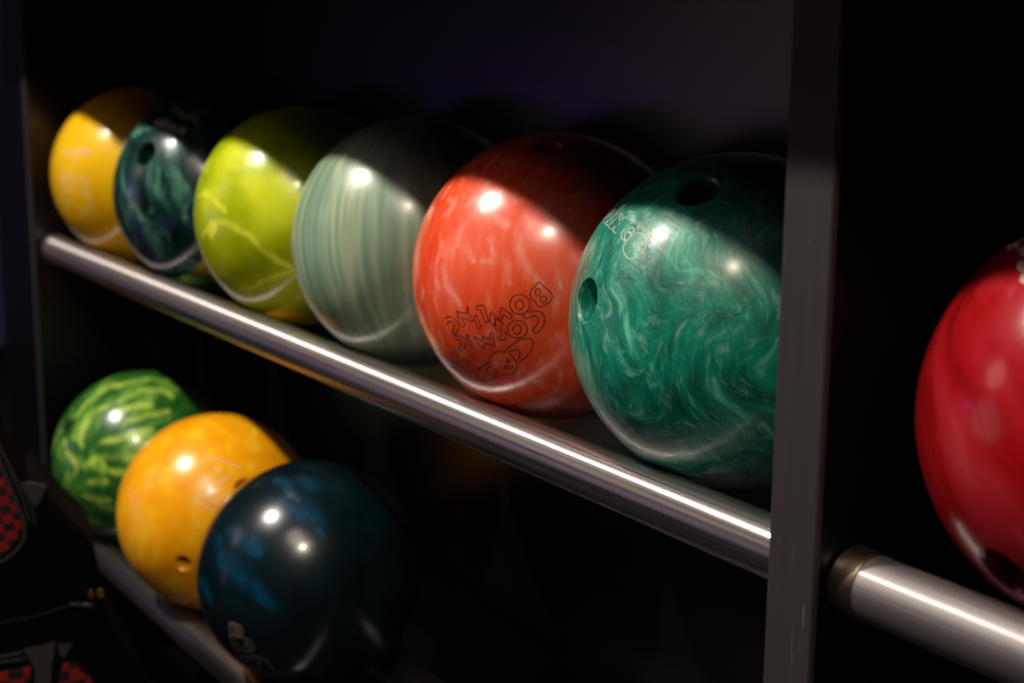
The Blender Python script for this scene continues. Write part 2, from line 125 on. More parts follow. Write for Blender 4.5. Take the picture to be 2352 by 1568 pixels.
   [(-0.7,-0.9),(-0.4,-0.3),(0.0,0.5),(0.5,1.3),(1.1,2.0),(1.7,2.4),(2.5,2.6),(3.3,2.7),(4.2,2.7),(5.2,2.6),(6.3,2.4),(7.4,2.1),(8.3,1.7),(9.0,1.3),(9.7,0.8),(10.2,0.2),(10.6,-0.4),(11.0,-1.0),(11.2,-1.6),(11.4,-2.2),(11.5,-2.6)],
   [(0.4,3.8),(-0.0,3.6),(-0.6,3.4),(-1.3,3.1),(-1.9,2.7),(-2.5,2.2),(-3.1,1.5),(-3.6,0.8),(-4.1,0.1),(-4.3,-0.6),(-4.5,-1.4),(-4.6,-2.1),(-4.6,-2.9),(-4.6,-3.8),(-4.4,-4.7),(-4.2,-5.5),(-3.9,-6.1),(-3.4,-6.6),(-2.7,-6.8),(-2.0,-6.9),(-1.4,-6.9),(-1.1,-6.6),(-0.8,-6.2),(-0.6,-5.7),(-0.5,-5.3)],
   [(0.9,3.9),(-0.2,4.1),(-1.7,4.4),(-3.4,4.6),(-4.6,4.7),(-5.2,4.5),(-5.5,4.1),(-5.7,3.6),(-5.8,3.0),(-6.1,2.1),(-6.3,0.9),(-6.5,-0.2),(-6.7,-0.9)],
 ]),
 'green_small_words': ((0.088, -0.786, 0.612), 0.55, [
   [(-18.4,6.5),(-17.8,9.4),(-16.1,8.7),(-15.4,8.0),(-15.6,7.3),(-16.4,7.3),(-18.0,8.0)],
   [(-16.4,7.3),(-15.5,6.5),(-15.7,5.7),(-16.6,5.7),(-18.4,6.5)],
   [(-14.2,4.7),(-13.2,4.7),(-12.8,5.2),(-13.1,6.1),(-13.7,6.6),(-14.6,6.6),(-15.1,6.0),(-14.8,5.2),(-14.2,4.7)],
   [(-11.9,5.8),(-11.9,3.7),(-10.9,4.9),(-10.6,3.2),(-9.6,4.8)],
   [(-9.2,2.6),(-8.5,5.5)],
   [(-6.6,1.5),(-6.1,3.3)],
   [(-6.0,3.8),(-5.9,4.0)],
   [(-4.4,0.6),(-4.0,2.5)],
   [(-4.1,1.9),(-3.2,2.2),(-2.4,1.5),(-2.7,-0.1)],
   [(0.1,0.6),(-0.8,1.1),(-1.7,0.8),(-1.5,-0.2),(-0.8,-0.7),(-0.2,-0.5)],
   [(0.2,0.7),(-0.5,-1.6),(-1.3,-1.7),(-2.1,-1.1)],
   [(5.1,-0.6),(4.7,0.0),(3.8,0.3),(3.3,-0.1),(3.5,-0.8),(4.5,-1.6),(4.7,-2.4),(3.9,-2.7),(3.1,-2.3),(2.8,-1.8)],
   [(5.3,-2.3),(6.7,-2.8),(6.7,-2.1),(6.2,-1.7),(5.5,-1.9),(5.2,-2.4),(5.3,-3.2),(5.9,-3.6),(6.5,-3.5)],
   [(7.1,-4.1),(7.6,-2.3)],
   [(7.4,-3.0),(8.1,-2.6),(8.7,-2.8)],
   [(9.7,-3.1),(9.9,-5.2),(11.2,-3.7)],
   [(11.6,-5.9),(12.1,-4.2)],
   [(12.2,-3.7),(12.3,-3.5)],
   [(15.0,-5.7),(14.6,-5.1),(13.9,-5.2),(13.6,-5.8),(13.7,-6.6),(14.2,-6.9),(14.7,-6.8)],
   [(15.6,-6.5),(17.0,-6.9),(17.0,-6.3),(16.5,-5.9),(15.9,-6.1),(15.6,-6.6),(15.7,-7.4),(16.2,-7.8),(16.8,-7.6)],
 ]),
 'yellow_number': ((0.437, -0.893, -0.108), 2.6, [
   [(-3.6,9.5),(-3.2,10.3),(-2.7,11.4),(-1.9,12.6),(-0.9,13.6),(0.4,14.4),(2.0,15.0),(3.8,15.5),(5.5,15.6),(7.3,15.5),(9.1,15.0),(10.8,14.4),(12.2,13.6),(13.2,12.7),(13.9,11.5),(14.4,10.3),(14.7,9.0),(14.8,7.7),(14.6,6.3),(14.3,4.9),(13.7,3.7),(12.5,2.5),(10.8,1.4),(9.3,0.4),(8.8,-0.6),(9.8,-1.5),(11.9,-2.4),(14.0,-3.3),(15.5,-4.4),(16.3,-5.6),(16.8,-7.0),(16.9,-8.4),(16.8,-9.9),(16.4,-11.6),(15.7,-13.5),(14.8,-15.4),(13.6,-17.1),(12.1,-18.7),(10.2,-20.2),(8.2,-21.6),(6.3,-22.4),(4.4,-22.7),(2.6,-22.5),(0.9,-22.0),(-0.6,-21.4),(-1.8,-20.7),(-2.7,-19.7),(-3.5,-18.7),(-4.1,-18.1)],
   [(-6.4,6.6),(-6.9,7.4),(-7.5,8.5),(-8.0,9.8),(-7.9,11.2),(-6.9,12.9),(-5.4,14.8),(-3.6,16.7),(-1.7,18.2),(0.4,19.3),(2.7,20.1),(5.1,20.5),(7.3,20.7),(9.6,20.4),(11.9,19.7),(14.0,18.8),(15.6,17.7),(16.8,16.3),(17.7,14.7),(18.2,12.9),(18.5,11.2),(18.3,9.3),(17.7,7.3),(17.1,5.4),(16.9,3.8),(17.3,2.6),(18.0,1.8),(18.8,0.9),(19.5,-0.2),(20.1,-1.8),(20.7,-3.6),(21.1,-5.6),(21.2,-7.7),(20.9,-10.0),(20.2,-12.6),(19.2,-15.2),(17.9,-17.6),(16.1,-20.1),(13.9,-22.7),(11.4,-25.0),(9.0,-26.7),(6.4,-27.7),(3.7,-28.0),(1.2,-28.0),(-0.6,-28.1)],
   [(-25.9,11.7),(-24.6,13.0),(-22.9,14.9),(-21.1,16.6),(-19.4,17.7),(-17.9,17.8),(-16.3,17.5),(-14.9,16.7),(-13.8,15.4),(-13.1,13.4),(-12.8,10.7),(-12.7,8.0),(-12.6,6.1)],
   [(-25.9,11.7),(-25.3,10.6),(-24.4,8.9),(-23.6,7.0),(-23.1,5.2),(-22.9,3.6),(-23.0,2.0),(-23.2,0.3),(-23.4,-1.7),(-24.0,-4.1),(-24.9,-6.8),(-25.8,-9.7),(-26.1,-12.5),(-25.5,-15.4),(-24.3,-18.4),(-23.2,-21.1),(-22.5,-23.0)],
   [(-16.7,8.5),(-16.5,6.8),(-16.3,4.4),(-16.2,1.7),(-16.2,-1.0),(-16.4,-3.5),(-16.7,-6.2),(-17.0,-8.9),(-17.2,-11.5),(-17.1,-14.1),(-16.9,-16.8),(-16.7,-19.1),(-16.6,-20.8)],
 ]),
 'yellow_small_words': ((0.422, -0.845, 0.328), 1.1, [
   [(-28.5,-5.6),(-32.0,1.8)],
   [(-20.3,-5.4),(-23.3,1.9),(-13.6,-5.0),(-16.3,2.1)],
   [(-8.2,2.6),(-14.4,2.2),(-11.7,-4.9)],
   [(-13.0,-1.4),(-8.1,-1.1)],
   [(-0.9,3.2),(-6.5,2.7),(-4.0,-4.3),(1.5,-3.8)],
   [(-5.2,-0.8),(-0.7,-0.4)],
   [(3.1,-3.7),(0.7,3.4),(5.0,3.8),(6.5,2.5),(6.1,0.6),(2.0,-0.2)],
   [(4.6,0.1),(8.3,-3.1)],
   [(9.8,-2.9),(7.5,4.1),(14.6,-2.3),(12.4,4.7)],
   [(18.4,-1.7),(20.3,0.0),(19.0,4.2),(16.2,5.3),(14.3,3.5),(15.6,-0.7),(18.4,-1.7)],
 ]),
 'dark_ball_words': ((0.36, -0.582, 0.729), 1.8, [
   [(-20.8,2.2),(-21.8,12.7),(-15.5,0.1),(-16.0,10.2)],
   [(-14.0,-0.4),(-11.6,8.5),(-8.6,-2.3)],
   [(-12.8,2.5),(-9.7,1.4)],
   [(-7.7,-2.6),(-7.8,7.1),(-4.1,5.9),(-3.1,3.6),(-4.0,1.4),(-7.6,2.2)],
   [(-5.3,1.4),(-3.2,-4.0)],
   [(-1.1,-4.6),(-1.0,4.9)],
   [(7.8,2.4),(3.7,3.5),(3.5,-5.8),(7.5,-6.8)],
   [(3.7,-1.3),(7.0,-2.1)],
   [(9.0,2.2),(8.7,-7.1),(12.5,-8.0)],
   [(14.4,-8.3),(14.8,0.9)],
   [(18.4,-9.1),(18.9,0.1),(22.0,-9.7),(22.5,-0.5)],
 ]),
 'dark_ball_second_line': ((0.397, -0.398, 0.827), 1.8, [
   [(-14.5,14.8),(-20.6,19.8),(-19.7,5.8)],
   [(-19.9,12.3),(-15.3,8.9)],
   [(-12.8,1.0),(-9.9,11.5),(-7.4,-2.3)],
   [(-11.4,4.3),(-8.3,2.3)],
   [(-6.1,8.9),(-6.4,-2.9),(-1.8,-5.5)],
   [(1.7,-7.3),(4.1,-6.3),(4.6,0.3),(2.5,3.8),(0.1,2.7),(-0.3,-4.0),(1.7,-7.3)],
   [(6.0,1.9),(10.8,-0.4)],
   [(8.4,0.7),(7.5,-10.0)],
   [(10.6,-11.4),(11.6,-0.8),(15.0,-2.2),(15.6,-4.7),(14.6,-7.1),(11.2,-6.2)],
   [(13.3,-7.1),(14.7,-13.0)],
 ]),
 'navy_ball_logo': ((0.41, -0.831, -0.375), 2.6, [
   [(-11.9,24.2),(-6.2,25.8),(2.5,24.6),(3.7,20.9),(2.6,16.1),(-3.7,13.3),(-12.5,13.0),(-12.3,18.9),(-11.9,24.2)],
   [(-8.8,22.3),(-2.0,20.8),(-0.1,17.8),(-7.9,17.4)],
   [(-14.7,10.4),(-7.1,10.5),(-1.3,12.8),(5.8,12.1),(11.3,8.3),(11.8,2.0),(7.2,-2.9),(-0.9,-5.2),(-10.3,-5.7),(-16.1,-1.1),(-14.7,10.4)],
   [(3.5,7.9),(7.4,5.0),(6.8,1.0),(1.3,0.9),(3.5,7.9)],
   [(-10.2,5.1),(-6.8,-0.2),(-3.5,-1.8)],
   [(-19.3,-8.3),(-13.7,-13.1),(-4.6,-13.8),(7.5,-8.5)],
   [(-16.0,-17.3),(-10.1,-24.5),(-3.1,-27.6)],
   [(10.9,-5.6),(8.1,-15.9),(4.8,-28.2)],
   [(14.1,-6.4),(12.6,-14.9),(8.0,-25.3)],
   [(15.7,-8.3),(19.2,-16.9),(21.5,-29.9)],
   [(18.7,-9.3),(20.9,-16.7)],
   [(-6.5,-17.7),(0.4,-16.7),(6.9,-13.1)],
 ]),
 'orange_logo': ((0.758, -0.342, 0.556), 2.4, [
   [(-13.0,24.6),(-8.8,29.8),(-0.3,29.2),(9.2,25.8),(17.6,23.3),(27.1,18.2)],
   [(19.4,11.5),(14.1,6.9),(6.7,0.4),(-0.7,-4.8),(-8.0,-7.6),(-20.7,-13.5)],
   [(-21.3,-17.2),(-14.5,-19.3),(-8.4,-22.9),(-1.2,-27.5)],
   [(-1.4,18.3),(3.8,16.3),(6.9,12.7)],
   [(2.7,11.7),(8.0,16.2)],
   [(-17.0,-13.8),(-6.5,-13.0),(2.3,-12.4)],
   [(-6.7,-18.3),(1.1,-20.3),(9.5,-16.4)],
   [(-3.9,-10.5),(3.3,-11.4),(1.2,-15.6)],
 ]),
 'crimson_words': ((-0.325, -0.566, 0.758), 2.0, [
   [(7.5,-3.9),(8.8,-2.8),(11.8,-2.4),(14.9,-4.1),(14.5,-6.3),(11.2,-5.8),(7.5,-3.9)],
   [(18.8,-6.6),(19.2,-9.1),(20.4,-10.3),(23.5,-10.3)],
   [(-26.2,5.1),(-15.6,1.9),(-13.4,2.9)],
   [(-19.8,4.1),(-17.8,7.0),(-9.6,4.9)],
   [(-5.3,1.7),(-2.8,4.1),(2.8,2.7)],
   [(-15.5,7.9),(-14.3,11.0)],
   [(-17.2,5.0),(-9.6,3.7)],
   [(1.1,1.5),(6.0,0.7)],
 ]),
 'P_lime': ((0.434, -0.895, -0.102), 3.2, [
   [(-63.0,34.9),(-58.9,36.1),(-53.8,37.7),(-48.7,39.0),(-44.1,39.5),(-39.8,39.0),(-35.7,37.7),(-31.8,36.1),(-28.2,34.6),(-24.6,33.1),(-21.1,31.5),(-18.0,29.9),(-15.6,28.6),(-14.0,27.6),(-12.8,26.7),(-12.0,26.0),(-11.4,25.5)],
   [(-50.3,-2.7),(-45.4,0.4),(-39.5,4.5),(-33.9,8.5),(-29.2,11.4),(-25.3,13.3),(-21.7,14.5),(-18.2,15.2),(-14.9,15.6),(-11.7,15.5),(-8.6,14.9),(-5.6,14.0),(-2.7,13.2),(0.1,12.4),(2.7,11.6),(5.4,10.7),(8.1,9.5),(10.9,8.3),(13.8,7.0),(16.7,5.3),(19.8,3.1),(23.1,0.0),(26.6,-3.7),(30.0,-7.6),(33.1,-11.1),(35.9,-13.9),(38.5,-16.3),(41.1,-18.6),(44.0,-20.9),(47.3,-23.1),(50.8,-25.3),(54.5,-27.6),(58.1,-30.1),(62.1,-33.4),(66.4,-37.3),(70.2,-41.0),(72.8,-43.8)],
   [(57.7,-32.2),(55.0,-32.6),(51.2,-33.2),(46.9,-34.1),(42.6,-35.1),(38.5,-36.3),(34.2,-37.6),(29.9,-39.2),(25.7,-41.0),(21.3,-43.3),(16.8,-46.1),(12.6,-48.7),(9.5,-50.7)],
   [(-63.1,73.0),(-62.5,70.8),(-61.9,67.7),(-61.7,64.6),(-61.6,62.5)],
   [(-20.3,14.2),(-22.7,11.1),(-26.5,6.4),(-30.9,1.5),(-34.3,-1.9)],
   [(-12.6,-56.0),(-6.4,-54.4),(1.8,-52.6),(9.2,-51.2),(13.9,-50.4)],
 ]),
 'P_melon': ((0.561, -0.572, 0.598), 4.2, [
   [(-52.4,13.0),(-50.3,16.8),(-47.6,22.4),(-44.8,28.7),(-42.0,34.3),(-39.1,38.7),(-36.0,42.7),(-32.5,46.4),(-28.4,49.9),(-23.7,53.0),(-18.6,55.9),(-13.1,58.8),(-7.3,62.2),(-0.9,66.8),(5.8,72.6),(12.3,78.7),(18.0,83.8),(23.6,86.7),(29.1,87.7),(34.0,88.0),(37.3,88.5)],
   [(-29.2,-27.9),(-30.4,-25.5),(-32.2,-22.1),(-33.9,-17.9),(-34.5,-13.3),(-33.9,-7.8),(-32.5,-1.5),(-30.7,4.9),(-28.5,10.4),(-25.8,14.6),(-22.5,18.0),(-18.6,21.1),(-14.1,24.2),(-8.5,27.7),(-2.0,31.3),(4.3,35.1),(9.5,38.6),(13.8,41.9),(17.5,45.1),(20.5,47.8),(22.6,49.8)],
   [(-6.2,-21.4),(-2.9,-20.6),(1.6,-19.4),(6.8,-17.8),(12.1,-16.1),(17.5,-14.1),(23.4,-11.8),(29.1,-9.4),(34.4,-6.9),(39.6,-4.2),(44.7,-1.2),(49.1,1.5),(52.1,3.5)],
   [(4.5,-36.8),(7.9,-36.5),(12.6,-36.0),(17.9,-35.5),(23.0,-35.1),(28.4,-34.9),(34.2,-34.7),(39.4,-34.6),(43.0,-34.4)],
   [(-25.1,-50.0),(-20.7,-47.6),(-14.5,-44.0),(-8.5,-40.7),(-4.0,-39.3),(-1.1,-40.9),(0.9,-44.3),(2.3,-48.2),(3.3,-50.8)],
   [(3.7,17.8),(8.7,20.1),(15.6,23.9),(22.7,28.0),(28.7,31.4),(33.5,33.3),(37.9,34.4),(41.4,35.0),(44.0,35.6)],
   [(-59.4,-30.5),(-54.5,-34.0),(-48.1,-38.8),(-42.4,-43.8),(-38.9,-48.0),(-38.4,-51.7),(-39.6,-55.2),(-41.5,-58.3),(-42.9,-60.5)],
   [(-33.1,-86.2),(-29.5,-86.9),(-24.7,-87.9),(-19.4,-88.9),(-14.2,-89.7),(-8.8,-90.1),(-3.1,-90.4),(2.0,-90.5),(5.5,-90.6)],
   [(12.0,-54.1),(16.3,-54.2),(22.6,-54.2),(28.7,-54.2),(32.8,-54.1)],
   [(22.9,8.6),(26.8,10.5),(32.3,13.3),(38.4,16.7),(44.1,20.1),(49.8,23.8),(55.9,28.0),(61.2,32.1),(65.0,35.2)],
   [(-33.4,53.9),(-29.7,56.0),(-24.5,59.5),(-19.8,63.3),(-16.7,66.2)],
   [(-69.0,-7.5),(-67.0,-10.5),(-64.5,-14.9),(-62.2,-19.0),(-60.8,-21.8)],
   [(-18.4,-68.2),(-13.3,-68.0),(-6.1,-67.6),(0.9,-67.2),(5.5,-66.9)],
   [(20.5,55.7),(25.7,57.4),(33.1,60.4),(40.9,63.8),(47.4,65.9),(52.5,65.5),(56.9,63.5),(60.3,61.1),(62.8,59.5)],
 ]),
 'P_navy': ((0.414, -0.66, 0.627), 9, [
   [(-13.2,61.9),(-8.6,59.3),(-2.6,55.9),(3.6,52.5),(8.8,49.4),(13.1,46.4),(16.9,43.3),(20.6,40.3),(24.5,37.6),(28.9,35.3),(33.5,33.3),(38.0,31.3),(42.2,28.8),(46.0,25.2),(49.7,21.1),(52.8,17.2),(54.9,14.5)],
   [(5.7,36.4),(8.6,35.5),(12.6,34.1),(17.1,32.6),(21.3,31.0),(25.5,29.0),(30.1,26.7),(34.0,24.7),(36.8,23.3)],
   [(-34.4,-1.2),(-31.4,-2.9),(-27.3,-5.1),(-22.8,-7.5),(-18.6,-9.4),(-14.5,-10.7),(-10.2,-11.6),(-6.3,-12.5),(-2.9,-13.4),(-0.2,-14.6),(2.0,-15.9),(3.8,-17.1),(5.1,-17.9)],
   [(-49.1,-10.6),(-46.2,-14.1),(-42.6,-19.1),(-38.8,-24.2),(-35.1,-28.1),(-31.3,-30.2),(-27.2,-31.4),(-23.1,-32.4),(-19.0,-33.9),(-14.8,-36.2),(-10.6,-39.0),(-6.4,-41.8),(-2.5,-44.4),(1.3,-46.8),(4.9,-48.9),(8.5,-51.1),(12.0,-53.4),(15.8,-56.2),(19.7,-59.2),(23.2,-62.0),(25.6,-64.0)],
   [(15.2,68.5),(17.4,67.1),(20.5,65.1),(23.5,63.2),(25.5,61.9)],
   [(-74.7,-53.3),(-70.0,-56.0),(-64.1,-59.9),(-59.1,-63.7),(-56.0,-66.3)],
 ]),
 'P_coral': ((0.306, -0.903, 0.302), 3.0, [
   [(-7.5,38.8),(-4.8,36.8),(-1.0,33.8),(2.8,31.2),(6.0,30.0),(8.7,30.9),(11.3,33.3),(13.4,35.9),(14.8,37.7)],
   [(13.6,7.9),(14.8,6.4),(16.5,4.2),(18.5,1.9),(20.3,0.0),(22.6,-1.5),(25.2,-2.7),(27.2,-3.8),(27.5,-4.8),(25.2,-5.5),(21.1,-6.0),(16.6,-6.4),(13.5,-6.6)],
   [(-40.9,38.9),(-37.8,37.1),(-33.8,34.6),(-30.3,32.0),(-28.8,29.8),(-29.8,27.9),(-32.5,26.0),(-35.7,24.4),(-38.0,23.3)],
   [(-33.1,9.0),(-31.7,6.5),(-30.0,2.9),(-28.6,-1.0),(-28.3,-4.4),(-29.5,-7.6),(-31.9,-10.7),(-34.5,-13.4),(-36.5,-15.3)],
   [(-23.7,-14.5),(-22.6,-16.6),(-21.3,-19.7),(-19.7,-22.9),(-18.0,-25.7),(-15.8,-27.8),(-13.3,-29.6),(-11.0,-31.1),(-9.4,-32.1)],
   [(-32.7,-24.0),(-31.6,-25.1),(-29.9,-26.7),(-28.4,-28.3),(-27.3,-29.5)],
   [(-6.3,8.8),(-5.3,6.6),(-4.1,3.5),(-2.7,0.2),(-1.3,-2.5),(0.3,-4.3),(2.2,-5.7),(4.0,-6.8),(5.1,-7.6)],
   [(32.2,15.1),(34.2,12.2),(37.0,8.0),(40.2,3.4),(43.2,-0.9),(46.5,-5.1),(50.2,-9.6),(53.4,-13.6),(55.6,-16.4)],
   [(30.5,-4.3),(31.6,-7.4),(33.2,-11.8),(34.7,-16.3),(35.6,-19.4)],
   [(-67.2,-3.4),(-66.9,-6.0),(-66.8,-9.9),(-67.1,-13.7),(-67.5,-16.3)],
   [(-15.4,22.0),(-14.2,18.3),(-12.7,12.9),(-11.4,7.6),(-10.7,4.0)],
   [(51.9,18.8),(53.8,18.0),(56.7,16.8),(59.6,15.6),(61.5,14.8)],
   [(71.0,10.7),(72.9,9.6),(75.8,8.0),(78.7,6.3),(80.7,5.2)],
   [(-9.4,-33.6),(-8.6,-34.7),(-7.5,-36.3),(-6.3,-37.9),(-5.6,-39.0)],
   [(-52.3,-33.0),(-53.3,-34.6),(-55.0,-37.1),(-57.0,-39.6),(-58.5,-41.4)],
   [(12.8,26.0),(15.3,24.7),(18.8,22.9),(22.3,21.1),(24.6,19.9)],
 ]),
}

# ------------------------------------------------------------------ helpers
def tag(o, label=None, cat=None, group=None, kind=None):
    if label: o['label'] = label
    if cat: o['category'] = cat
    if group: o['group'] = group
    if kind: o['kind'] = kind
    return o
def link(o, parent=None):
    col.objects.link(o)
    if parent: o.parent = parent
    return o
def obj(name, bm, mat, parent=None, smooth=False, loc=(0,0,0)):
    me = bpy.data.meshes.new(name); bm.to_mesh(me); bm.free()
    me.materials.append(mat)
    if smooth: me.shade_smooth()
    o = bpy.data.objects.new(name, me); o.location = loc
    return link(o, parent)
def empty(name, loc):
    o = bpy.data.objects.new(name, None); o.location = loc; o.empty_display_size = 0.05
    return link(o)
def add_box(bm, c, s, bev=0.0, rot=None):
    mt = Matrix.Translation(c) @ (rot.to_4x4() if rot else Matrix()) @ Matrix.Diagonal((s[0], s[1], s[2], 1))
    r = bmesh.ops.create_cube(bm, size=1.0, matrix=mt)
    if bev:
        es = list({e for v in r['verts'] for e in v.link_edges})
        bmesh.ops.bevel(bm, geom=es, offset=bev, segments=2, affect='EDGES', profile=0.5)
def add_tube_path(bm, pts, r, seg=10, close_ends=True):
    pts = [Vector(p) for p in pts]; rings = []
    ref = Vector((0, 1, 0.13))
    for i, p in enumerate(pts):
        t = (pts[min(i+1, len(pts)-1)] - pts[max(i-1, 0)]).normalized()
        a = t.cross(ref).normalized(); b = t.cross(a)
        rings.append([bm.verts.new(p + r*(math.cos(2*math.pi*k/seg)*a + math.sin(2*math.pi*k/seg)*b)) for k in range(seg)])
    for i in range(len(rings)-1):
        for k in range(seg):
            bm.faces.new((rings[i][k], rings[i][(k+1) % seg], rings[i+1][(k+1) % seg], rings[i+1][k]))
    if close_ends:
        bm.faces.new(rings[0][::-1]); bm.faces.new(rings[-1])
    bmesh.ops.recalc_face_normals(bm, faces=bm.faces)

# ------------------------------------------------------------------ node helpers
class NT:
    def __init__(self, name):
        self.m = bpy.data.materials.new(name); self.m.use_nodes = True
        self.t = self.m.node_tree; self.b = self.t.nodes['Principled BSDF']
    def n(self, typ, ins=None, **kw):
        nd = self.t.nodes.new(typ)
        for k, v in kw.items(): setattr(nd, k, v)
        for k, v in (ins or {}).items():
            if isinstance(v, bpy.types.NodeSocket): self.t.links.new(v, nd.inputs[k])
            else: nd.inputs[k].default_value = v
        return nd
    def set(self, **kw):
        for k, v in kw.items():
            k = k.replace('_', ' ')
            if isinstance(v, bpy.types.NodeSocket): self.t.links.new(v, self.b.inputs[k])
            else: self.b.inputs[k].default_value = v
    def ramp(self, fac, stops):
        r = self.n('ShaderNodeValToRGB', {'Fac': fac}); el = r.color_ramp.elements
        while len(el) < len(stops): el.new(0.5)
        for e, (p, c) in zip(el, stops):
            e.position = p; e.color = (*c, 1) if len(c) == 3 else c
        return r.outputs['Color']
    def mapping(self, rot=(0,0,0), scale=(1,1,1), loc=(0,0,0)):
        tc = self.n('ShaderNodeTexCoord')
        mp = self.n('ShaderNodeMapping', {'Vector': tc.outputs['Object'], 'Rotation': rot, 'Scale': scale, 'Location': loc})
        return mp.outputs['Vector']
    def noise(self, vec, scale, detail=3, rough=0.5, dist=0.0):
        return self.n('ShaderNodeTexNoise', {'Vector': vec, 'Scale': scale, 'Detail': detail, 'Roughness': rough, 'Distortion': dist})
    def math(self, op, a, b=0.0, clamp=False):
        nd = self.n('ShaderNodeMath', {0: a, 1: b}, operation=op); nd.use_clamp = clamp; return nd.outputs[0]
    def mix(self, fac, a, b, mode='MIX'):
        nd = self.n('ShaderNodeMix', data_type='RGBA', blend_type=mode)
        for k, v in ((0, fac), (6, a), (7, b)):
            if isinstance(v, bpy.types.NodeSocket): self.t.links.new(v, nd.inputs[k])
            else: nd.inputs[k].default_value = v if k == 0 else (*v, 1)
        return nd.outputs[2]
    def warp(self, vec, scale, amount, detail=2):
        nz = self.noise(vec, scale, detail)
        s = self.n('ShaderNodeVectorMath', {0: nz.outputs['Color'], 1: (0.5, 0.5, 0.5)}, operation='SUBTRACT')
        k = self.n('ShaderNodeVectorMath', {0: s.outputs[0], 'Scale': amount}, operation='SCALE')
        return self.n('ShaderNodeVectorMath', {0: vec, 1: k.outputs[0]}, operation='ADD').outputs[0]
    def gloss(self, r0, r1, scratch=0.06, scale=60):
        """polish worn unevenly: roughness varies, fine scuffs in the coat"""
        v = self.mapping()
        a = self.noise(v, 14, 4, 0.6).outputs['Fac']
        mr = self.n('ShaderNodeMapRange', {'Value': a, 'From Min': 0.3, 'From Max': 0.7, 'To Min': r0, 'To Max': r1})
        w1 = self.warp(self.mapping(rot=(0.6, 0.9, 0.2), scale=(1, 14, 1)), 9, 0.5)
        w2 = self.warp(self.mapping(rot=(-0.8, 0.3, 1.2), scale=(1, 16, 1)), 9, 0.5)
        s1 = self.noise(w1, scale, 3, 0.7).outputs['Fac']; s2 = self.noise(w2, scale, 3, 0.7).outputs['Fac']
        s = self.math('MAXIMUM', s1, s2)
        bmp = self.n('ShaderNodeBump', {'Height': s, 'Strength': scratch, 'Distance': 0.0006})
        self.set(Roughness=mr.outputs[0], Normal=bmp.outputs[0])

def plain(name, color, rough=0.5, metallic=0.0, spec=0.5, bump=0.0, scale=200):
    t = NT(name); v = t.mapping()
    nz = t.noise(v, scale, 4, 0.6).outputs['Fac']
    c = t.mix(nz, tuple(x*0.7 for x in color), tuple(min(1, x*1.25) for x in color))
    t.set(Base_Color=c, Roughness=rough, Metallic=metallic, Specular_IOR_Level=spec)
    if bump:
        b = t.n('ShaderNodeBump', {'Height': nz, 'Strength': bump, 'Distance': 0.001}); t.set(Normal=b.outputs[0])
    return t.m

def laminate():
    t = NT('black_laminate'); v = t.mapping()
    a = t.noise(v, 90, 5, 0.7).outputs['Fac']
    t.set(Base_Color=t.mix(a, (0.0009, 0.0006, 0.0012), (0.0022, 0.0017, 0.0028)), Roughness=0.28, Specular_IOR_Level=0.42)
    b = t.n('ShaderNodeBump', {'Height': t.noise(v, 320, 3, 0.6).outputs['Fac'], 'Strength': 0.12, 'Distance': 0.0006})
    t.set(Normal=b.outputs[0])
    return t.m
def trim_metal():
    t = NT('grey_trim_metal')
    v = t.mapping(scale=(1, 1, 0.03)); a = t.noise(v, 260, 4, 0.6).outputs['Fac']
    big = t.noise(t.mapping(scale=(3, 1, .25)), 9, 3, 0.6).outputs['Fac']
    sc = t.noise(t.warp(t.mapping(rot=(0, .5, 0), scale=(9, 1, .5)), 6, .4), 24, 2, .5).outputs['Fac']
    c = t.mix(a, (0.024, 0.020, 0.022), (0.042, 0.034, 0.037))
    c = t.mix(t.math('MULTIPLY', big, 0.55), c, (0.022, 0.018, 0.020))
    s = t.n('ShaderNodeMapRange', {'Value': sc, 'From Min': 0.70, 'From Max': 0.74}).outputs[0]
    c = t.mix(t.math('MULTIPLY', s, 0.5), c, (0.22, 0.20, 0.21))
    t.set(Base_Color=c, Roughness=0.55, Specular_IOR_Level=0.4)
    return t.m
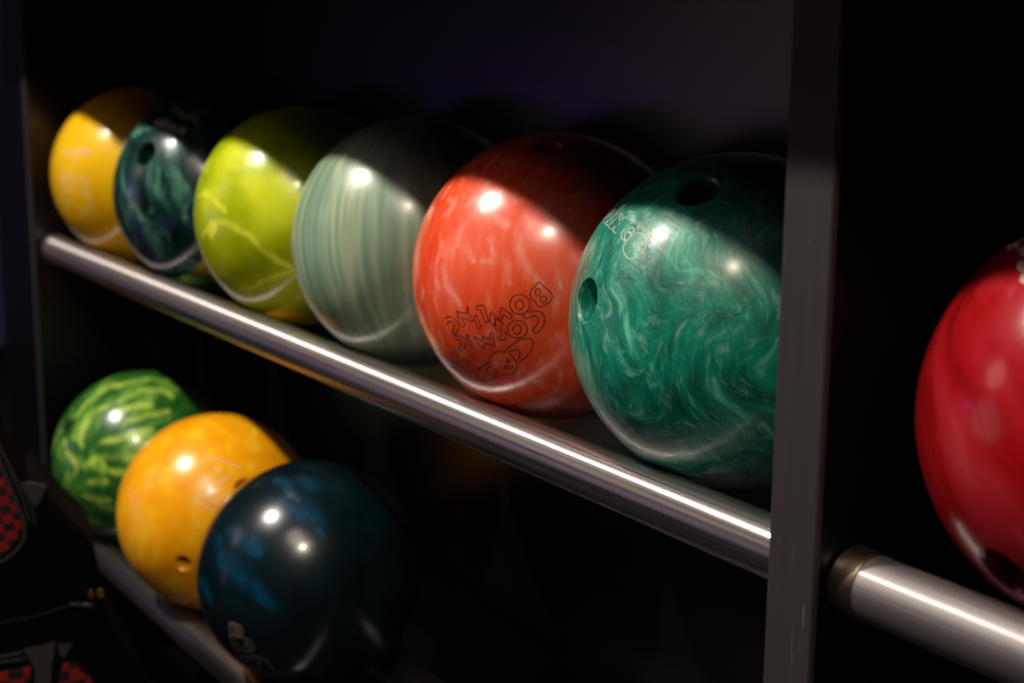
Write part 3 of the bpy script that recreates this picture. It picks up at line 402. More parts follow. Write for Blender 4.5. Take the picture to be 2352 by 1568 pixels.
def rail_steel(scuffed=0.2):
    """turned stainless tube: grooves run round it, so lights smear along it; long scuffs from the balls"""
    t = NT('brushed_steel' if scuffed < 0.5 else 'scuffed_steel')
    tc = t.n('ShaderNodeTexCoord'); sp = t.n('ShaderNodeSeparateXYZ', {0: tc.outputs['Object']})
    ang = t.math('ARCTAN2', sp.outputs[1], sp.outputs[0])
    cb = t.n('ShaderNodeCombineXYZ', {0: t.math('MULTIPLY', ang, 5.0), 1: t.math('MULTIPLY', sp.outputs[2], 0.6)})
    st = t.noise(cb.outputs[0], 5.0, 5, 0.7).outputs['Fac']
    cb2 = t.n('ShaderNodeCombineXYZ', {0: t.math('MULTIPLY', ang, 2.0), 1: t.math('MULTIPLY', sp.outputs[2], 130.0)})
    gr = t.noise(cb2.outputs[0], 3.0, 4, 0.6).outputs['Fac']
    c = t.mix(st, (0.42, 0.385, 0.385), (0.68, 0.63, 0.62)) if scuffed < 0.5 else t.mix(st, (0.30, 0.27, 0.28), (0.50, 0.46, 0.46))
    c = t.mix(t.math('MULTIPLY', gr, 0.35), c, (0.36, 0.33, 0.33))
    ro = t.n('ShaderNodeMapRange', {'Value': st, 'From Min': 0.3, 'From Max': 0.7, 'To Min': 0.24, 'To Max': 0.35}).outputs[0]
    tg = t.n('ShaderNodeTangent', direction_type='RADIAL', axis='Z')
    b = t.n('ShaderNodeBump', {'Height': st, 'Strength': 0.10, 'Distance': 0.0004})
    t.set(Base_Color=c, Metallic=1.0, Roughness=ro, Anisotropic=0.97, Anisotropic_Rotation=ANISO, Tangent=tg.outputs[0], Normal=b.outputs[0])
    # the same steel where balls have scuffed it dull
    p2 = t.n('ShaderNodeBsdfPrincipled', {'Base Color': c, 'Metallic': 1.0, 'Roughness': 0.68, 'Anisotropic': 0.5, 'Anisotropic Rotation': ANISO, 'Tangent': tg.outputs[0], 'Normal': b.outputs[0]})
    dull = t.n('ShaderNodeMapRange', {'Value': st, 'From Min': 0.35, 'From Max': 0.65, 'To Min': max(0.0, scuffed-0.18), 'To Max': min(1.0, scuffed+0.16)}).outputs[0]
    mx = t.n('ShaderNodeMixShader', {0: dull, 1: t.b.outputs[0], 2: p2.outputs[0]})
    t.t.links.new(mx.outputs[0], t.t.nodes['Material Output'].inputs[0])
    return t.m
ANISO = 0.25

LAM = laminate(); TRIM = trim_metal(); STEEL = rail_steel(0.17); SCUFFED = rail_steel(0.86)
DULL = plain('dull_dark_steel', (0.30, 0.275, 0.265), 0.34, 1.0)  # lower tubes: a darker steel without the brushed grooves of the upper ones
BRASS = plain('dark_brass', (0.22, 0.175, 0.12), 0.38, 1.0)
DARKTRIM = plain('dark_edge_strip', (0.012, 0.011, 0.013), 0.6)
DRILL = None

# ------------------------------------------------------------------ the setting
bm = bmesh.new(); add_box(bm, (-0.3, -1.3, -0.80), (7, 5, 0.04))
fl = NT('dark_carpet'); v = fl.mapping(); a = fl.noise(v, 120, 4, 0.7).outputs['Fac']
fl.set(Base_Color=fl.mix(a, (0.004, 0.003, 0.007), (0.014, 0.010, 0.020)), Roughness=0.95, Specular_IOR_Level=0.1)
bb = fl.n('ShaderNodeBump', {'Height': a, 'Strength': 0.8, 'Distance': 0.004}); fl.set(Normal=bb.outputs[0])
tag(obj('floor', bm, fl.m), kind='structure')

# ------------------------------------------------------------------ the rack
R = 0.108; RT = 0.018
YU, ZU = 0.072, -0.104            # upper pair of tubes: +-YU from the row of balls
LOWY, LOWZ = -0.047, -0.338       # centre line of the lower row of balls
FY = -0.10                        # front plane of the dividers
rack = empty('ball_rack', (0.158, 0.0, -0.78))
tag(rack, 'black bowling ball rack with grey edged uprights and brushed steel tubes', 'ball rack')
def rk(name, bm, mat, parent=rack, smooth=False):
    o = obj(name, bm, mat, parent, smooth)
    if parent is rack:
        o.matrix_parent_inverse = Matrix.Translation(-Vector((0.158, 0.0, -0.78)))
    return o
DIV = [(-1.400, -1.222), (0.141, 0.175), (1.42, 1.455)]
for i, (x0, x1) in enumerate(DIV):
    bm = bmesh.new(); add_box(bm, ((x0+x1)/2, (FY+0.004+0.12)/2 - 0.001, -0.2275), (x1-x0-0.002, 0.12-FY-0.006, 1.105))
    d = rk('upright', bm, LAM)
    bm = bmesh.new(); add_box(bm, ((x0+x1)/2, FY+0.0015, -0.2275), (x1-x0, 0.005, 1.104), 0.0012) if i else add_box(bm, (x1-0.005, FY+0.0015, -0.2275), (0.010, 0.005, 1.104), 0.0012)
    tr = obj('edge_trim', bm, TRIM if i else DARKTRIM, d)
    if i == 0:                                   # the far upright leans a little
        for o in (d, tr):
            for vt in o.data.vertices: vt.co.x += (vt.co.z+0.2)*0.035
bm = bmesh.new(); add_box(bm, (0.10, 0.1295, -0.2275), (2.72, 0.018, 1.105)); rk('back_panel', bm, LAM)
bm = bmesh.new(); add_box(bm, (0.10, -0.0475, 0.322), (2.76, 0.371, 0.034), 0.003); rk('top_board', bm, LAM)
bm = bmesh.new(); add_box(bm, (0.10, 0.006, -0.737), (2.66, 0.20, 0.08)); rk('plinth', bm, LAM)

def rail(x0, x1, y, z, steel=None):
    """a turned tube with a raised cup at each end"""
    L = x1-x0
    def lathe(prof, seg=64):
        bm = bmesh.new(); rings = []
        for (u, r) in prof:
            rings.append([bm.verts.new((r*math.cos(2*math.pi*k/seg), r*math.sin(2*math.pi*k/seg), u)) for k in range(seg)])
        for a, b in zip(rings[:-1], rings[1:]):
            for k in range(seg): bm.faces.new((a[k], a[(k+1) % seg], b[(k+1) % seg], b[k]))
        bmesh.ops.recalc_face_normals(bm, faces=bm.faces)
        return bm
    n = 40
    pr = [(0.012+(L-0.013)*i/n, RT) for i in range(n+1)]
    o = obj('rail', lathe(pr), steel or STEEL, rack, True)
    mt = Matrix.Translation((x0, y, z)) @ Matrix.Rotation(math.pi/2, 4, 'Y')
    o.matrix_parent_inverse = Matrix.Translation(-Vector((0.158, 0.0, -0.78)))
    o.matrix_world = mt
    o.location = mt.translation; o.rotation_euler = mt.to_euler()
    for s in (0,):
        c = [(0.0006, 0.0), (0.0006, 0.0190), (0.0012, 0.0196), (0.0152, 0.0196), (0.0160, 0.0191), (0.0161, 0.0181), (0.0120, 0.0178)]
        if s: c = [(L-u, r) for u, r in c]
        e = obj('rail_cup', lathe(c), BRASS, o, True)
        e.data.set_sharp_from_angle(angle=math.radians(35))
    return o
for (a, b) in ((DIV[0][1], DIV[1][0]), (DIV[1][1], DIV[2][0])):
    rail(a, b, -YU, ZU, SCUFFED if a > 0 else STEEL); rail(a, b, YU, ZU)
    # lower pair
    rail(a, b, LOWY-0.052, LOWZ-0.1155, DULL); rail(a, b, LOWY+0.072, LOWZ-0.104, DULL)

# ------------------------------------------------------------------ balls
def frame(n):
    n = np.array(n, float); n /= np.linalg.norm(n)
    e = np.cross([0, 0, 1.0], n); e /= np.linalg.norm(e)
    return n, e, np.cross(n, e)
def on_ball(n, uv):
    """millimetres along the ball's skin from the point facing n -> unit vectors"""
    n, e, g = frame(n); uv = np.array(uv, float); s = np.hypot(uv[:, 0], uv[:, 1]); s[s < 1e-6] = 1e-6
    a = s/108.0
    return np.cos(a)[:, None]*n + (np.sin(a)/s)[:, None]*(uv[:, :1]*e + uv[:, 1:]*g)
def resample(p, step=0.012):
    out = [p[0]]
    for a, b in zip(p[:-1], p[1:]):
        k = max(1, int(np.linalg.norm(b-a)/step))
        for i in range(1, k+1):
            q = a + (b-a)*i/k; out.append(q/np.linalg.norm(q))
    return out
def engraving(name, key, mat, parent, width=None):
    """grooves filled with paint, as low ridged lines that follow the ball"""
    keys = [key] if isinstance(key, str) else key
    w = (width or ART[keys[0]][1])*0.0005
    bm = bmesh.new()
    for n, st in [(ART[k][0], st) for k in keys for st in ART[k][2]]:
        p = resample(on_ball(n, st)); P = []
        for q in p:
            if not P or np.linalg.norm(q-P[-1]) > 1e-4: P.append(q)
        if len(P) < 2: continue
        closed = np.linalg.norm(P[0]-P[-1]) < 2e-3
        if closed: P = P[:-1]
        N = len(P); rows = []
        for i, q in enumerate(P):
            if closed: a, b = P[i-1], P[(i+1) % N]
            else: a, b = P[max(i-1, 0)], P[min(i+1, N-1)]
            t = b-a; side = np.cross(q, t); L = np.linalg.norm(side); side = side/L if L > 1e-9 else np.array([1., 0, 0])
            rows.append([bm.verts.new(q*(R-0.00025)+side*w*1.1), bm.verts.new(q*(R+0.00012)+side*w*.6),
                         bm.verts.new(q*(R+0.00012)-side*w*.6), bm.verts.new(q*(R-0.00025)-side*w*1.1)])
        for i in range(N if closed else N-1):
            a, b = rows[i], rows[(i+1) % N]
            for k in range(3): bm.faces.new((a[k], a[k+1], b[k+1], b[k]))
    bmesh.ops.recalc_face_normals(bm, faces=bm.faces)
    return obj(name, bm, mat, parent)
def pattern(me, key, width, seedwarp=0.0):
    """poured veins of the other colour: distance of every vertex to the vein lines"""
    n, w, strokes = ART[key]
    co = np.empty(len(me.vertices)*3); me.vertices.foreach_get('co', co); co = co.reshape(-1, 3)
    d = co/np.linalg.norm(co, axis=1)[:, None]
    if seedwarp:
        f = np.stack([np.sin(d@np.array([31., 17, 9])+1)+np.sin(d@np.array([-13., 41, 23])), np.sin(d@np.array([11., -37, 19])+2)+np.sin(d@np.array([47., 5, -29])), np.sin(d@np.array([-23., 13, 37]))], 1)
        d = d + f*seedwarp; d /= np.linalg.norm(d, axis=1)[:, None]
    val = np.zeros(len(d)); ww = width*0.5/108
    for st in strokes:
        P = np.array(resample(on_ball(n, st), 0.02))
        L = len(P)
        for i in range(L-1):
            a, b = P[i], P[i+1]; ab = b-a
            sel = np.where(d@a > 0.9)[0]
            if not len(sel): continue
            t = np.clip(((d[sel]-a)@ab)/max(ab@ab, 1e-12), 0, 1)
            dist = np.linalg.norm(d[sel]-(a+t[:, None]*ab), axis=1)
            taper = 0.55+0.45*math.sin(math.pi*(i+0.5)/L)
            val[sel] = np.maximum(val[sel], np.exp(-(dist/(ww*taper))**2))
    at = me.attributes.new('vein', 'FLOAT', 'POINT'); at.data.foreach_set('value', val)
def make_ball(loc, mat, label, holes=(), res=(256, 128), vein=None, inner=None, depth=0.05):
    bm = bmesh.new(); bmesh.ops.create_uvsphere(bm, u_segments=res[0], v_segments=res[1], radius=R)
    me = bpy.data.meshes.new('bowling_ball'); bm.to_mesh(me); bm.free(); me.materials.append(mat)
    o = bpy.data.objects.new('bowling_ball', me); link(o)
    cut = []
    for (n, r) in holes:
        n, e, g = frame(n); bm = bmesh.new(); seg = 56; rings = []
        ce = math.sqrt(R*R-r*r)
        for (h, rr) in ((ce-depth, r), (ce-0.0022, r), (ce-0.0004, r+0.0014), (ce+0.006, r+0.0078)):
            rings.append([bm.verts.new(n*h + rr*(math.cos(2*math.pi*k/seg)*e+math.sin(2*math.pi*k/seg)*g)) for k in range(seg)])
        for a, b in zip(rings[:-1], rings[1:]):
            for k in range(seg): bm.faces.new((a[k], a[(k+1) % seg], b[(k+1) % seg], b[k]))
        bm.faces.new(rings[0][::-1]); bm.faces.new(rings[-1]); bmesh.ops.recalc_face_normals(bm, faces=bm.faces)
        cm = bpy.data.meshes.new('cutter'); bm.to_mesh(cm); bm.free()
        c = bpy.data.objects.new('cutter', cm); link(c); cut.append(c)
        md = o.modifiers.new('hole', 'BOOLEAN'); md.operation = 'DIFFERENCE'; md.object = c; md.solver = 'EXACT'
    if cut:
        bpy.context.view_layer.update()
        dg = bpy.context.evaluated_depsgraph_get()
        me2 = bpy.data.meshes.new_from_object(o.evaluated_get(dg)); o.modifiers.clear(); o.data = me2; me = me2
        me.name = 'bowling_ball'
        for c in cut:
            cm = c.data; bpy.data.objects.remove(c); bpy.data.meshes.remove(cm)
    # true sphere normals on the skin, real ones inside the drilled holes
    me.shade_smooth(); me.set_sharp_from_angle(angle=math.radians(30)); me.update()
    nv = len(me.vertices); co = np.empty(nv*3); me.vertices.foreach_get('co', co); co = co.reshape(-1, 3)
    nl = len(me.loops); lv = np.empty(nl, int); me.loops.foreach_get('vertex_index', lv)
    cn = np.empty(nl*3); me.corner_normals.foreach_get('vector', cn); cn = cn.reshape(-1, 3)
    skin = np.zeros(nl, bool)
    for p in me.polygons:
        c = p.center; L = c.length
        if L > R*0.9985 and p.normal.dot(c)/L > 0.995: skin[p.loop_start:p.loop_start+p.loop_total] = True
    rad = co/np.linalg.norm(co, axis=1)[:, None]
    cn[skin] = rad[lv[skin]]
    me.normals_split_custom_set(cn.tolist())
    if vein: pattern(me, *vein)
    o.location = loc
    tag(o, label, 'bowling ball', 'bowling balls resting on the rack')
    return o

def vein_fac(t, lo=0.25, hi=0.8, brk=0.0):
    a = t.n('ShaderNodeAttribute', attribute_name='vein').outputs['Fac']
    if brk:
        nz = t.noise(t.mapping(), 40, 5, 0.68, 0.4).outputs['Fac']
        nz = t.n('ShaderNodeMapRange', {'Value': nz, 'From Min': 0.32, 'From Max': 0.66, 'To Min': 1.0-brk, 'To Max': 1.0+brk*0.35}).outputs[0]
        a = t.math('MULTIPLY', a, nz)
    return t.n('ShaderNodeMapRange', {'Value': a, 'From Min': lo, 'From Max': hi}, interpolation_type='SMOOTHSTEP').outputs[0]

SWIRL = (0.0748, -0.0775, 0.0074)
def mat_green():
    t = NT('emerald_pearl')
    ov = t.mapping()
    d = t.n('ShaderNodeVectorMath', {0: ov, 1: SWIRL}, operation='DISTANCE').outputs['Value']
    tw = t.n('ShaderNodeMapRange', {'Value': d, 'From Min': 0.0, 'From Max': 0.055, 'To Min': 1.0, 'To Max': 0.0}, interpolation_type='SMOOTHSTEP').outputs[0]
    v = t.n('ShaderNodeVectorRotate', {'Vector': ov, 'Center': SWIRL, 'Axis': SWIRL, 'Angle': tw}, rotation_type='AXIS_ANGLE').outputs[0]
    v = t.n('ShaderNodeMapping', {'Vector': v, 'Rotation': (0.10, 0.35, 0.15)}).outputs[0]
    v = t.warp(v, 6.0, 0.085)
    v = t.warp(v, 17, 0.035)
    s = t.n('ShaderNodeMapping', {'Vector': v, 'Scale': (2.2, 2.2, 0.45)}).outputs[0]
    a = t.noise(s, 46, 6, 0.62, 0.5).outputs['Fac']
    f = t.noise(t.n('ShaderNodeMapping', {'Vector': v, 'Scale': (2.0, 2.0, 0.7)}).outputs[0], 84, 6, 0.70, 0.5).outputs['Fac']
    base = t.ramp(a, [(0.30, (0.001, 0.070, 0.048)), (0.46, (0.002, 0.155, 0.105)), (0.60, (0.007, 0.250, 0.165)), (0.72, (0.12, 0.50, 0.34))])
    k = t.n('ShaderNodeMapRange', {'Value': f, 'From Min': 0.53, 'From Max': 0.68}).outputs[0]
    base = t.mix(t.math('MULTIPLY', k, 0.5), base, (0.25, 0.56, 0.42))
    b2 = t.noise(t.mapping(scale=(1, 1, .8)), 12, 3).outputs['Fac']
    base = t.mix(t.n('ShaderNodeMapRange', {'Value': b2, 'From Min': 0.5, 'From Max': 0.75, 'To Max': 0.35}).outputs[0], base, (0.008, 0.13, 0.035))
    t.set(Base_Color=base, Coat_Weight=0.4, Coat_Roughness=0.22, Specular_IOR_Level=0.5)
    t.gloss(0.28, 0.40, 0.45, 75)
    return t.m
def mat_coral():
    t = NT('coral_pearl')
    v = t.warp(t.mapping(rot=(0.1, 0.1, 0)), 9, 0.045)
    s = t.n('ShaderNodeMapping', {'Vector': v, 'Scale': (2.4, 2.4, 0.42)}).outputs[0]
    a = t.noise(s, 52, 4, 0.5, 0.25).outputs['Fac']
    base = t.ramp(a, [(0.34, (0.77, 0.054, 0.011)), (0.54, (0.80, 0.088, 0.026)), (0.64, (0.85, 0.145, 0.075)), (0.76, (0.92, 0.33, 0.23))])
    big = t.noise(t.mapping(), 11, 2).outputs['Fac']
    base = t.mix(t.n('ShaderNodeMapRange', {'Value': big, 'From Min': 0.45, 'From Max': 0.7, 'To Max': 0.5}).outputs[0], base, (0.84, 0.16, 0.105))
    base = t.mix(t.math('MULTIPLY', vein_fac(t, 0.0, 1.4, 1.0), 0.45), base, (0.92, 0.44, 0.35))
    t.set(Base_Color=base, Coat_Weight=0.45, Coat_Roughness=0.17)
    t.gloss(0.20, 0.30, 0.12, 60)
    return t.m
def mat_sage():
    t = NT('sage_striped')
    v = t.warp(t.mapping(rot=(0.05, 0.16, 0.0)), 7, 0.010)
    sp = t.n('ShaderNodeSeparateXYZ', {0: v})
    xy = t.n('ShaderNodeCombineXYZ', {0: sp.outputs[0], 1: sp.outputs[1]}).outputs[0]
    u = t.n('ShaderNodeVectorMath', {0: xy}, operation='NORMALIZE').outputs[0]
    u = t.n('ShaderNodeVectorMath', {0: u, 'Scale': 0.085}, operation='SCALE').outputs[0]
    xz = t.n('ShaderNodeVectorMath', {0: xy, 'Scale': 0.25}, operation='SCALE').outputs[0]
    zz = t.n('ShaderNodeCombineXYZ', {2: t.math('MULTIPLY', sp.outputs[2], 0.07)}).outputs[0]
    s = t.n('ShaderNodeVectorMath', {0: t.n('ShaderNodeVectorMath', {0: u, 1: xz}, operation='ADD').outputs[0], 1: zz}, operation='ADD').outputs[0]
    a = t.noise(s, 130, 2, 0.45).outputs['Fac']
    b = t.noise(s, 17, 2, 0.5).outputs['Fac']
    base = t.ramp(a, [(0.28, (0.150, 0.255, 0.165)), (0.5, (0.240, 0.340, 0.225)), (0.74, (0.400, 0.460, 0.310))])
    base = t.mix(t.n('ShaderNodeMapRange', {'Value': b, 'From Min': 0.4, 'From Max': 0.65, 'To Max': 0.5}).outputs[0], base, (0.12, 0.225, 0.15))
    t.set(Base_Color=base, Coat_Weight=0.5, Coat_Roughness=0.22)
    t.gloss(0.26, 0.36, 0.10, 50)
    return t.m
def mat_lime():
    t = NT('lime_veined')
    v = t.warp(t.mapping(), 10, 0.05)
    a = t.noise(v, 16, 3, 0.5).outputs['Fac']
    base = t.ramp(a, [(0.32, (0.27, 0.35, 0.002)), (0.5, (0.40, 0.48, 0.004)), (0.68, (0.62, 0.68, 0.02))])
    base = t.mix(t.math('MULTIPLY', vein_fac(t, 0.05, 1.2, 0.7), 0.8), base, (0.88, 0.90, 0.06))
    t.set(Base_Color=base, Coat_Weight=0.3, Coat_Roughness=0.13)
    t.gloss(0.22, 0.30, 0.05)
    return t.m
def mat_dark():
    t = NT('dark_green_pearl')
    v = t.warp(t.mapping(rot=(0.1, 0.2, 0)), 10, 0.06)
    s = t.n('ShaderNodeMapping', {'Vector': v, 'Scale': (2, 2, 0.6)}).outputs[0]
    a = t.noise(s, 22, 4, 0.6, 0.5).outputs['Fac']
    c = t.ramp(a, [(0.38, (0.0010, 0.006, 0.007)), (0.52, (0.006, 0.040, 0.030)), (0.68, (0.10, 0.26, 0.17))])
    bl = t.noise(t.mapping(loc=(3, 0, 0)), 17, 2).outputs['Fac']
    c = t.mix(t.n('ShaderNodeMapRange', {'Value': bl, 'From Min': 0.55, 'From Max': 0.75, 'To Max': 0.6}).outputs[0], c, (0.03, 0.04, 0.12))
    t.set(Base_Color=c, Coat_Weight=0.3, Coat_Roughness=0.13)
    t.gloss(0.22, 0.30, 0.05)
    return t.m
def mat_yellow():
    t = NT('golden_yellow')
    a = t.noise(t.warp(t.mapping(), 8, 0.08), 12, 3, 0.5).outputs['Fac']
    t.set(Base_Color=t.ramp(a, [(0.3, (0.62, 0.31, 0.002)), (0.7, (0.80, 0.47, 0.005))]), Coat_Weight=0.3, Coat_Roughness=0.13)
    t.gloss(0.22, 0.30, 0.04)
    return t.m
def mat_crimson():
    t = NT('crimson_pearl')
    v = t.warp(t.mapping(rot=(0.3, 0.7, 0)), 7, 0.09)
    s = t.n('ShaderNodeMapping', {'Vector': v, 'Scale': (2.2, 2.2, 0.6)}).outputs[0]
    a = t.noise(s, 13, 4, 0.55, 0.4).outputs['Fac']
    c = t.ramp(a, [(0.32, (0.17, 0.002, 0.002)), (0.48, (0.31, 0.004, 0.006)), (0.66, (0.36, 0.014, 0.022)), (0.82, (0.46, 0.07, 0.08))])
    t.set(Base_Color=c, Coat_Weight=0.4, Coat_Roughness=0.08)
    t.gloss(0.16, 0.26, 0.08)
    return t.m
def mat_melon():
    t = NT('green_striped')
    v = t.warp(t.mapping(rot=(1.2, 0.3, 0.2)), 9, 0.05)
    s = t.n('ShaderNodeMapping', {'Vector': v, 'Scale': (2.4, 2.4, 0.7)}).outputs[0]
    a = t.noise(s, 18, 3, 0.5, 0.4).outputs['Fac']
    base = t.ramp(a, [(0.35, (0.010, 0.070, 0.010)), (0.52, (0.026, 0.130, 0.016)), (0.66, (0.20, 0.38, 0.05))])
    base = t.mix(t.math('MULTIPLY', vein_fac(t, 0.12, 0.95, 0.75), 0.8), base, (0.42, 0.60, 0.085))
    t.set(Base_Color=base, Coat_Weight=0.3, Coat_Roughness=0.13)
    t.gloss(0.22, 0.30, 0.04)
    return t.m
def mat_orange():
    t = NT('amber_orange')
    v = t.warp(t.mapping(rot=(0.0, -0.5, 0)), 8, 0.05)
    s = t.n('ShaderNodeMapping', {'Vector': v, 'Scale': (2, 2, 0.4)}).outputs[0]
    a = t.noise(s, 26, 3, 0.45, 0.2).outputs['Fac']
    c = t.ramp(a, [(0.30, (0.84, 0.31, 0.002)), (0.52, (0.88, 0.38, 0.004)), (0.74, (0.94, 0.52, 0.02))])
    t.set(Base_Color=c, Coat_Weight=0.3, Coat_Roughness=0.13)
    t.gloss(0.22, 0.30, 0.04)
    return t.m
def mat_navy():
    t = NT('navy_blue_marbled')
    a = t.noise(t.warp(t.mapping(rot=(0, .6, 0), scale=(1, 1, .5)), 8, .06), 26, 4, .6).outputs['Fac']
    base = t.ramp(a, [(0.35, (0.0010, 0.0052, 0.0075)), (0.65, (0.002, 0.011, 0.015))])
    base = t.mix(t.math('MULTIPLY', vein_fac(t, 0.0, 1.2, 0.8), 0.75), base, (0.002, 0.050, 0.110))
    t.set(Base_Color=base, Coat_Weight=0.3, Coat_Roughness=0.13)
    t.gloss(0.20, 0.28, 0.05)
    return t.m

INK = plain('black_engraving', (0.010, 0.003, 0.003), 0.6)
CREAM = plain('cream_engraving', (0.62, 0.56, 0.45), 0.6)
GREYINK = plain('dark_engraving', (0.020, 0.045, 0.045), 0.5)
TAN = plain('tan_engraving', (0.50, 0.38, 0.30), 0.6)
GREYTAN = plain('dull_grey_engraving', (0.13, 0.11, 0.085), 0.6)
PALEGOLD = plain('pale_gold_engraving', (0.62, 0.40, 0.09), 0.55)
PINK = plain('pinkish_engraving', (0.82, 0.44, 0.18), 0.55)
REDINK = plain('worn_dark_red_engraving', (0.22, 0.012, 0.008), 0.6)

b = make_ball((-1.085, 0, 0), mat_yellow(), 'golden yellow ball with a pale number 13, leftmost on the upper tubes')
engraving('number', 'yellow_number', PALEGOLD, b); engraving('lettering', 'yellow_small_words', TAN, b)
b = make_ball((-0.86, 0, 0), mat_dark(), 'very dark green pearl ball with a finger hole, between the yellow and lime balls',
    holes=[((0.337, -0.819, 0.464), 0.0125)])
engraving('lettering', 'dark_ball_words', TAN, b); engraving('lettering', 'dark_ball_second_line', TAN, b)
make_ball((-0.625, 0, 0), mat_lime(), 'bright lime green ball with pale yellow lightning veins', res=(420, 210), vein=('P_lime', 9.5, 0.006))
make_ball((-0.407, 0, 0), mat_sage(), 'pale sage green ball with fine upright stripes')
b = make_ball((-0.200, 0, 0), mat_coral(), 'coral orange red ball engraved with bowling words and a ringed planet',
    holes=[((0.254, -0.250, 0.934), 0.0085)], res=(420, 210), vein=('P_coral', 8.0, 0.006))
engraving('lettering', ['red_words', 'red_curved_letters'], INK, b, 1.0)
engraving('planet_emblem', 'red_planet', INK, b, 1.0); engraving('worn_mark', 'red_worn_mark', REDINK, b)
b = make_ball((0, 0, 0), mat_green(), 'large emerald green swirled pearl ball beside the grey upright, with a finger hole',
    holes=[((-0.224, -0.957, 0.183), 0.0128), ((0.201, -0.519, 0.831), 0.0125)])
engraving('lettering', 'green_small_words', CREAM, b); engraving('lettering', 'green_script', CREAM, b)
engraving('ball_emblem', 'green_emblem', CREAM, b); engraving('emblem_shading', 'green_dark_lines', GREYINK, b)
b = make_ball((0.291, 0, 0), mat_crimson(), 'crimson red ball alone to the right of the grey upright, cut by the frame',
    holes=[((-0.082, -0.813, -0.576), 0.0135)])
engraving('lettering', 'crimson_words', CREAM, b)
make_ball((-1.025, -0.037, -0.345), mat_melon(), 'green striped watermelon patterned ball, leftmost on the lower tubes',
    holes=[((0.03, -0.87, 0.49), 0.012)], res=(420, 210), vein=('P_melon', 12.0, 0.004))
b = make_ball((-0.767, -0.046, -0.340), mat_orange(), 'amber orange ball in the middle of the lower row',
    holes=[((0.722, -0.666, -0.19), 0.0075), ((0.872, -0.062, 0.485), 0.0105)])
engraving('emblem', 'orange_logo', PINK, b)
b = make_ball((-0.5355, -0.048, -0.335), mat_navy(), 'dark navy ball with blue marbling, nearest on the lower tubes', res=(420, 210), vein=('P_navy', 22.0, 0.003))
engraving('emblem', 'navy_ball_logo', GREYTAN, b)

# ------------------------------------------------------------------ sports bag at the lower left
bag = empty('sports_bag', (-0.6566, -0.2837, -0.78)); bag.rotation_euler = (0, 0, math.radians(75.18))
tag(bag, 'black sports bag with red and black chequered panels and grey piping at lower left', 'bag')
BZ = 0.78-0.2972
def chequer(name, scale, rot, red=(0.32, 0.012, 0.008)):
    t = NT(name); v = t.warp(t.mapping(rot=rot, scale=(1, 1, 1.15)), 14, 0.006)
    ch = t.n('ShaderNodeTexChecker', {'Vector': v, 'Scale': scale, 'Color1': (*red, 1), 'Color2': (0.012, 0.009, 0.010, 1)})
    w = t.noise(t.mapping(), 900, 3, 0.7).outputs['Fac']
    fade = t.noise(t.mapping(), 45, 3, 0.6).outputs['Fac']
    c = t.mix(t.math('MULTIPLY', fade, 0.5), ch.outputs['Color'], (0.035, 0.020, 0.020))
    b = t.n('ShaderNodeBump', {'Height': w, 'Strength': 0.6, 'Distance': 0.0006})
    t.set(Base_Color=c, Roughness=0.9, Specular_IOR_Level=0.2, Normal=b.outputs[0])
    return t.m
CHK1 = chequer('red_black_chequer', 98, (0, 0.12, 0)); CHK2 = chequer('red_black_chequer_large', 72, (0, 0.06, 0))
NYLON = plain('black_nylon', (0.0025, 0.002, 0.003), 0.95, spec=0.05, bump=0.5, scale=700)
GREYFAB = plain('grey_webbing', (0.042, 0.039, 0.038), 0.85, spec=0.2, bump=0.6, scale=900)
ZIPM = plain('zip_metal', (0.10, 0.09, 0.11), 0.45, 0.7)
GOLD = plain('gold_ring', (0.75, 0.42, 0.08), 0.3, 1.0)
SILVER = plain('silver_pull', (0.7, 0.7, 0.72), 0.25, 1.0)
def patch(name, pts, y0, y1, mat, bev=0.0012):
    """a sewn-on piece of cloth of real thickness, outline in mm on the front of the bag"""
    bm = bmesh.new()
    f = bm.faces.new([bm.verts.new((u*0.001, y1, BZ+w*0.001)) for u, w in pts])
    r = bmesh.ops.extrude_face_region(bm, geom=[f])
    for v in [g for g in r['geom'] if isinstance(g, bmesh.types.BMVert)]: v.co.y = y0
    bmesh.ops.recalc_face_normals(bm, faces=bm.faces)
    ed = [e for e in bm.edges if all(abs(v.co.y-y0) < 1e-6 for v in e.verts)]
    bmesh.ops.bevel(bm, geom=ed, offset=bev, segments=3, affect='EDGES', profile=0.6, clamp_overlap=True)
    bmesh.ops.triangulate(bm, faces=[f for f in bm.faces if len(f.verts) > 4])
    return obj(name, bm, mat, bag, False)
def curve(pts, k=5):
    P = [np.array(p, float) for p in pts]; out = []
    for i in range(len(P)-1):
        a = P[max(i-1, 0)]; b = P[i]; c = P[i+1]; d = P[min(i+2, len(P)-1)]
        for j in range(k):
            t = j/k; out.append(.5*((2*b)+(c-a)*t+(2*a-5*b+4*c-d)*t*t+(3*b-a-3*c+d)*t**3))
    out.append(P[-1]); return out
body = patch('body', curve([(-130, 128), (-40, 134), (-22, 118), (-12, 92), (-2, 70), (14, 58), (25, 44), (38, 24), (58, -3), (66, -43), (68, -74), (84, -113), (102, -157), (108, -192), (100, -330), (60, -430), (-60, -440), (-150, -430), (-170, -200), (-160, 60), (-130, 128)])[:-1], 0.0, 0.10, NYLON, 0.012)
panel = curve([(-60, 120), (-23.4, 90.2), (-18.1, 81.0), (-13.2, 64.2), (-8.3, 48.3), (-4.2, 33.5), (-2.1, 19.9), (-4.8, 9.1), (-11.4, -0.2), (-18.8, -6.1), (-30.0, -10.3), (-80, -14)])
patch('chequered_panel', [tuple(p) for p in panel] + [(-120, 0), (-120, 110)], -0.004, 0.004, CHK1, 0.003)
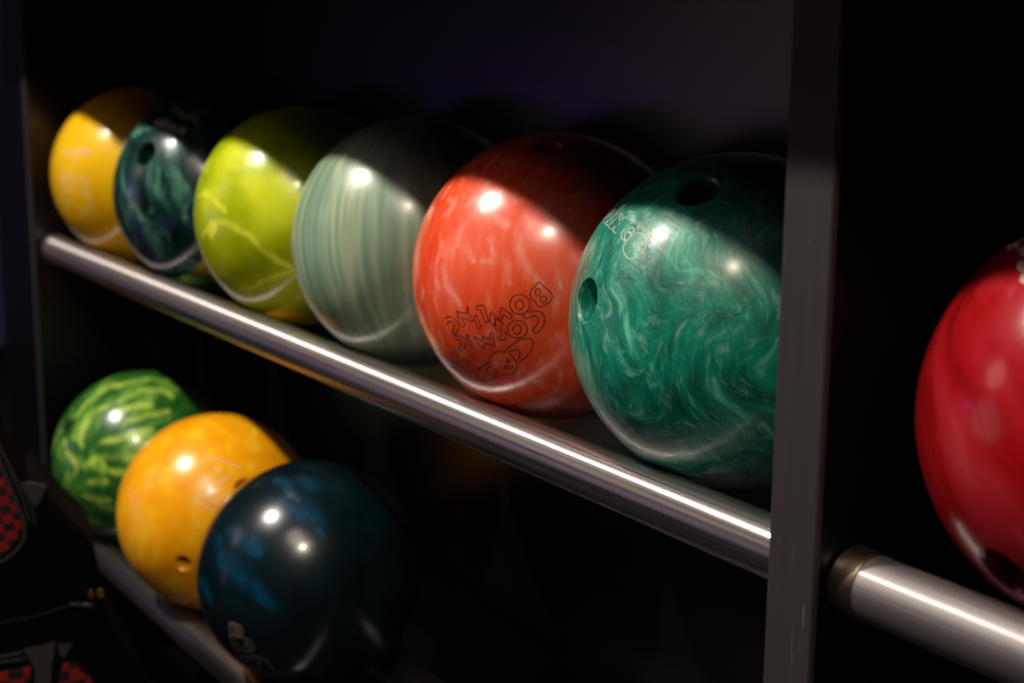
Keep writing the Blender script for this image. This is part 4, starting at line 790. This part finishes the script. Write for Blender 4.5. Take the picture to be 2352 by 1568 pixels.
def cord(name, pts, y, r, mat, part=None):
    bm = bmesh.new(); add_tube_path(bm, [(p[0]*.001, y, BZ+p[1]*.001) for p in curve(pts)], r, 8)
    return obj(name, bm, mat, part or bag, True)
P1 = [(-60, 128), (-22.8, 98.8), (-17.8, 85.3), (-13.0, 67.4), (-8.0, 52.7), (-3.9, 37.9), (-0.7, 25.3), (-0.2, 14.1), (-3.6, 3.4), (-10.7, -4.8), (-18.0, -10.1), (-30.3, -13.6), (-90, -17)]
cord('piping', P1, -0.0035, 0.0017, GREYFAB)
cord('piping', [(u+4.6, w+3) for u, w in P1[1:6]]+[(3.4, 30), (5.2, 22)], -0.0015, 0.0011, GREYFAB)
cord('piping', [(-20.5, 108), (-14.5, 92.9), (-9.8, 79.4), (-4.0, 64.6), (1.6, 50.8), (6.1, 38.2), (8.5, 28.0), (8.6, 18)], -0.0008, 0.0008, GREYFAB)
patch('gusset', [(-1.4, 61.9), (10.5, 60.7), (21.3, 56.3), (17.7, 46.7), (14.3, 40.4), (10.0, 36.4), (6.4, 43.4), (2.0, 52.7)], -0.0016, 0.001, GREYFAB, 0.0006)
ZP = curve([(-60, -75.5), (-31.0, -74.1), (-23.6, -73.6), (-17.1, -73.2), (-7.8, -72.6), (3.4, -71.5), (13.8, -69.2), (22.3, -67.2), (32.8, -65.4), (45.1, -65.0), (60, -68)], 8)
cord('zip_tape', ZP[::4], -0.0005, 0.0022, NYLON)
bm = bmesh.new()
acc = 0.0
for a, b in zip(ZP[:-1], ZP[1:]):
    L = np.linalg.norm(b-a); s = (2.6-acc) % 2.6
    while s < L:
        p = a+(b-a)*s/L; add_box(bm, (p[0]*.001, -0.0034, BZ+p[1]*.001), (0.0012, 0.0016, 0.0026), 0.0003); s += 2.6
    acc = (acc+L) % 2.6
obj('zip_teeth', bm, ZIPM, bag)
bm = bmesh.new()
add_box(bm, (0.0415, -0.0050, BZ-0.0635), (0.012, 0.0024, 0.0035), 0.0008, Matrix.Rotation(0.2, 3, 'Y'))
add_box(bm, (0.0520, -0.0056, BZ-0.0655), (0.009, 0.0030, 0.0042), 0.001, Matrix.Rotation(0.35, 3, 'Y'))
obj('zip_pull', bm, SILVER, bag)
for u, w in ((55.5, -55.5), (64.6, -55.8)):
    bm = bmesh.new()
    ps = [((u+2.0*math.cos(a))*.001, -0.0030, BZ+(w+3.2*math.sin(a))*.001) for a in np.linspace(0, 2*math.pi, 17)]
    add_tube_path(bm, ps, 0.0009, 6, False); obj('gold_ring', bm, GOLD, bag, True)
patch('webbing', [(-9.4, -104.6), (-4.2, -103.3), (9.4, -103.6), (20.4, -99.9), (18.8, -111.8), (16.3, -122.0), (13.8, -148.3), (12, -190), (-3, -190), (-1.2, -146.0), (0.1, -125.0), (-4.8, -113.7)], -0.0030, 0.001, GREYFAB, 0.0008)
patch('webbing', [(22.1, -103.8), (35.3, -104.6), (31.5, -112.6), (27.4, -117.8), (24.2, -116.8)], -0.0022, 0.001, GREYFAB, 0.0008)
cord('piping', [(-90, -112), (-33.3, -109.1), (-10.0, -107.7)], -0.001, 0.0016, GREYFAB)
cord('piping', [(-90, -117), (-33.6, -114.8), (-7.6, -114.3)], -0.001, 0.0016, GREYFAB)
patch('chequered_panel', [(-110, -125), (-36.1, -124.4), (-19.9, -124.1), (-3.2, -122.7), (-5.5, -145.7), (-5.5, -200), (-110, -200)], -0.0035, 0.001, CHK2, 0.0014)
patch('chequered_panel', [(27.1, -123.6), (40.8, -125.6), (43.0, -136.6), (50.2, -137.7), (52.5, -148.8), (51.6, -200), (19.9, -200), (20.5, -138.6)], -0.0035, 0.001, CHK2, 0.0014)
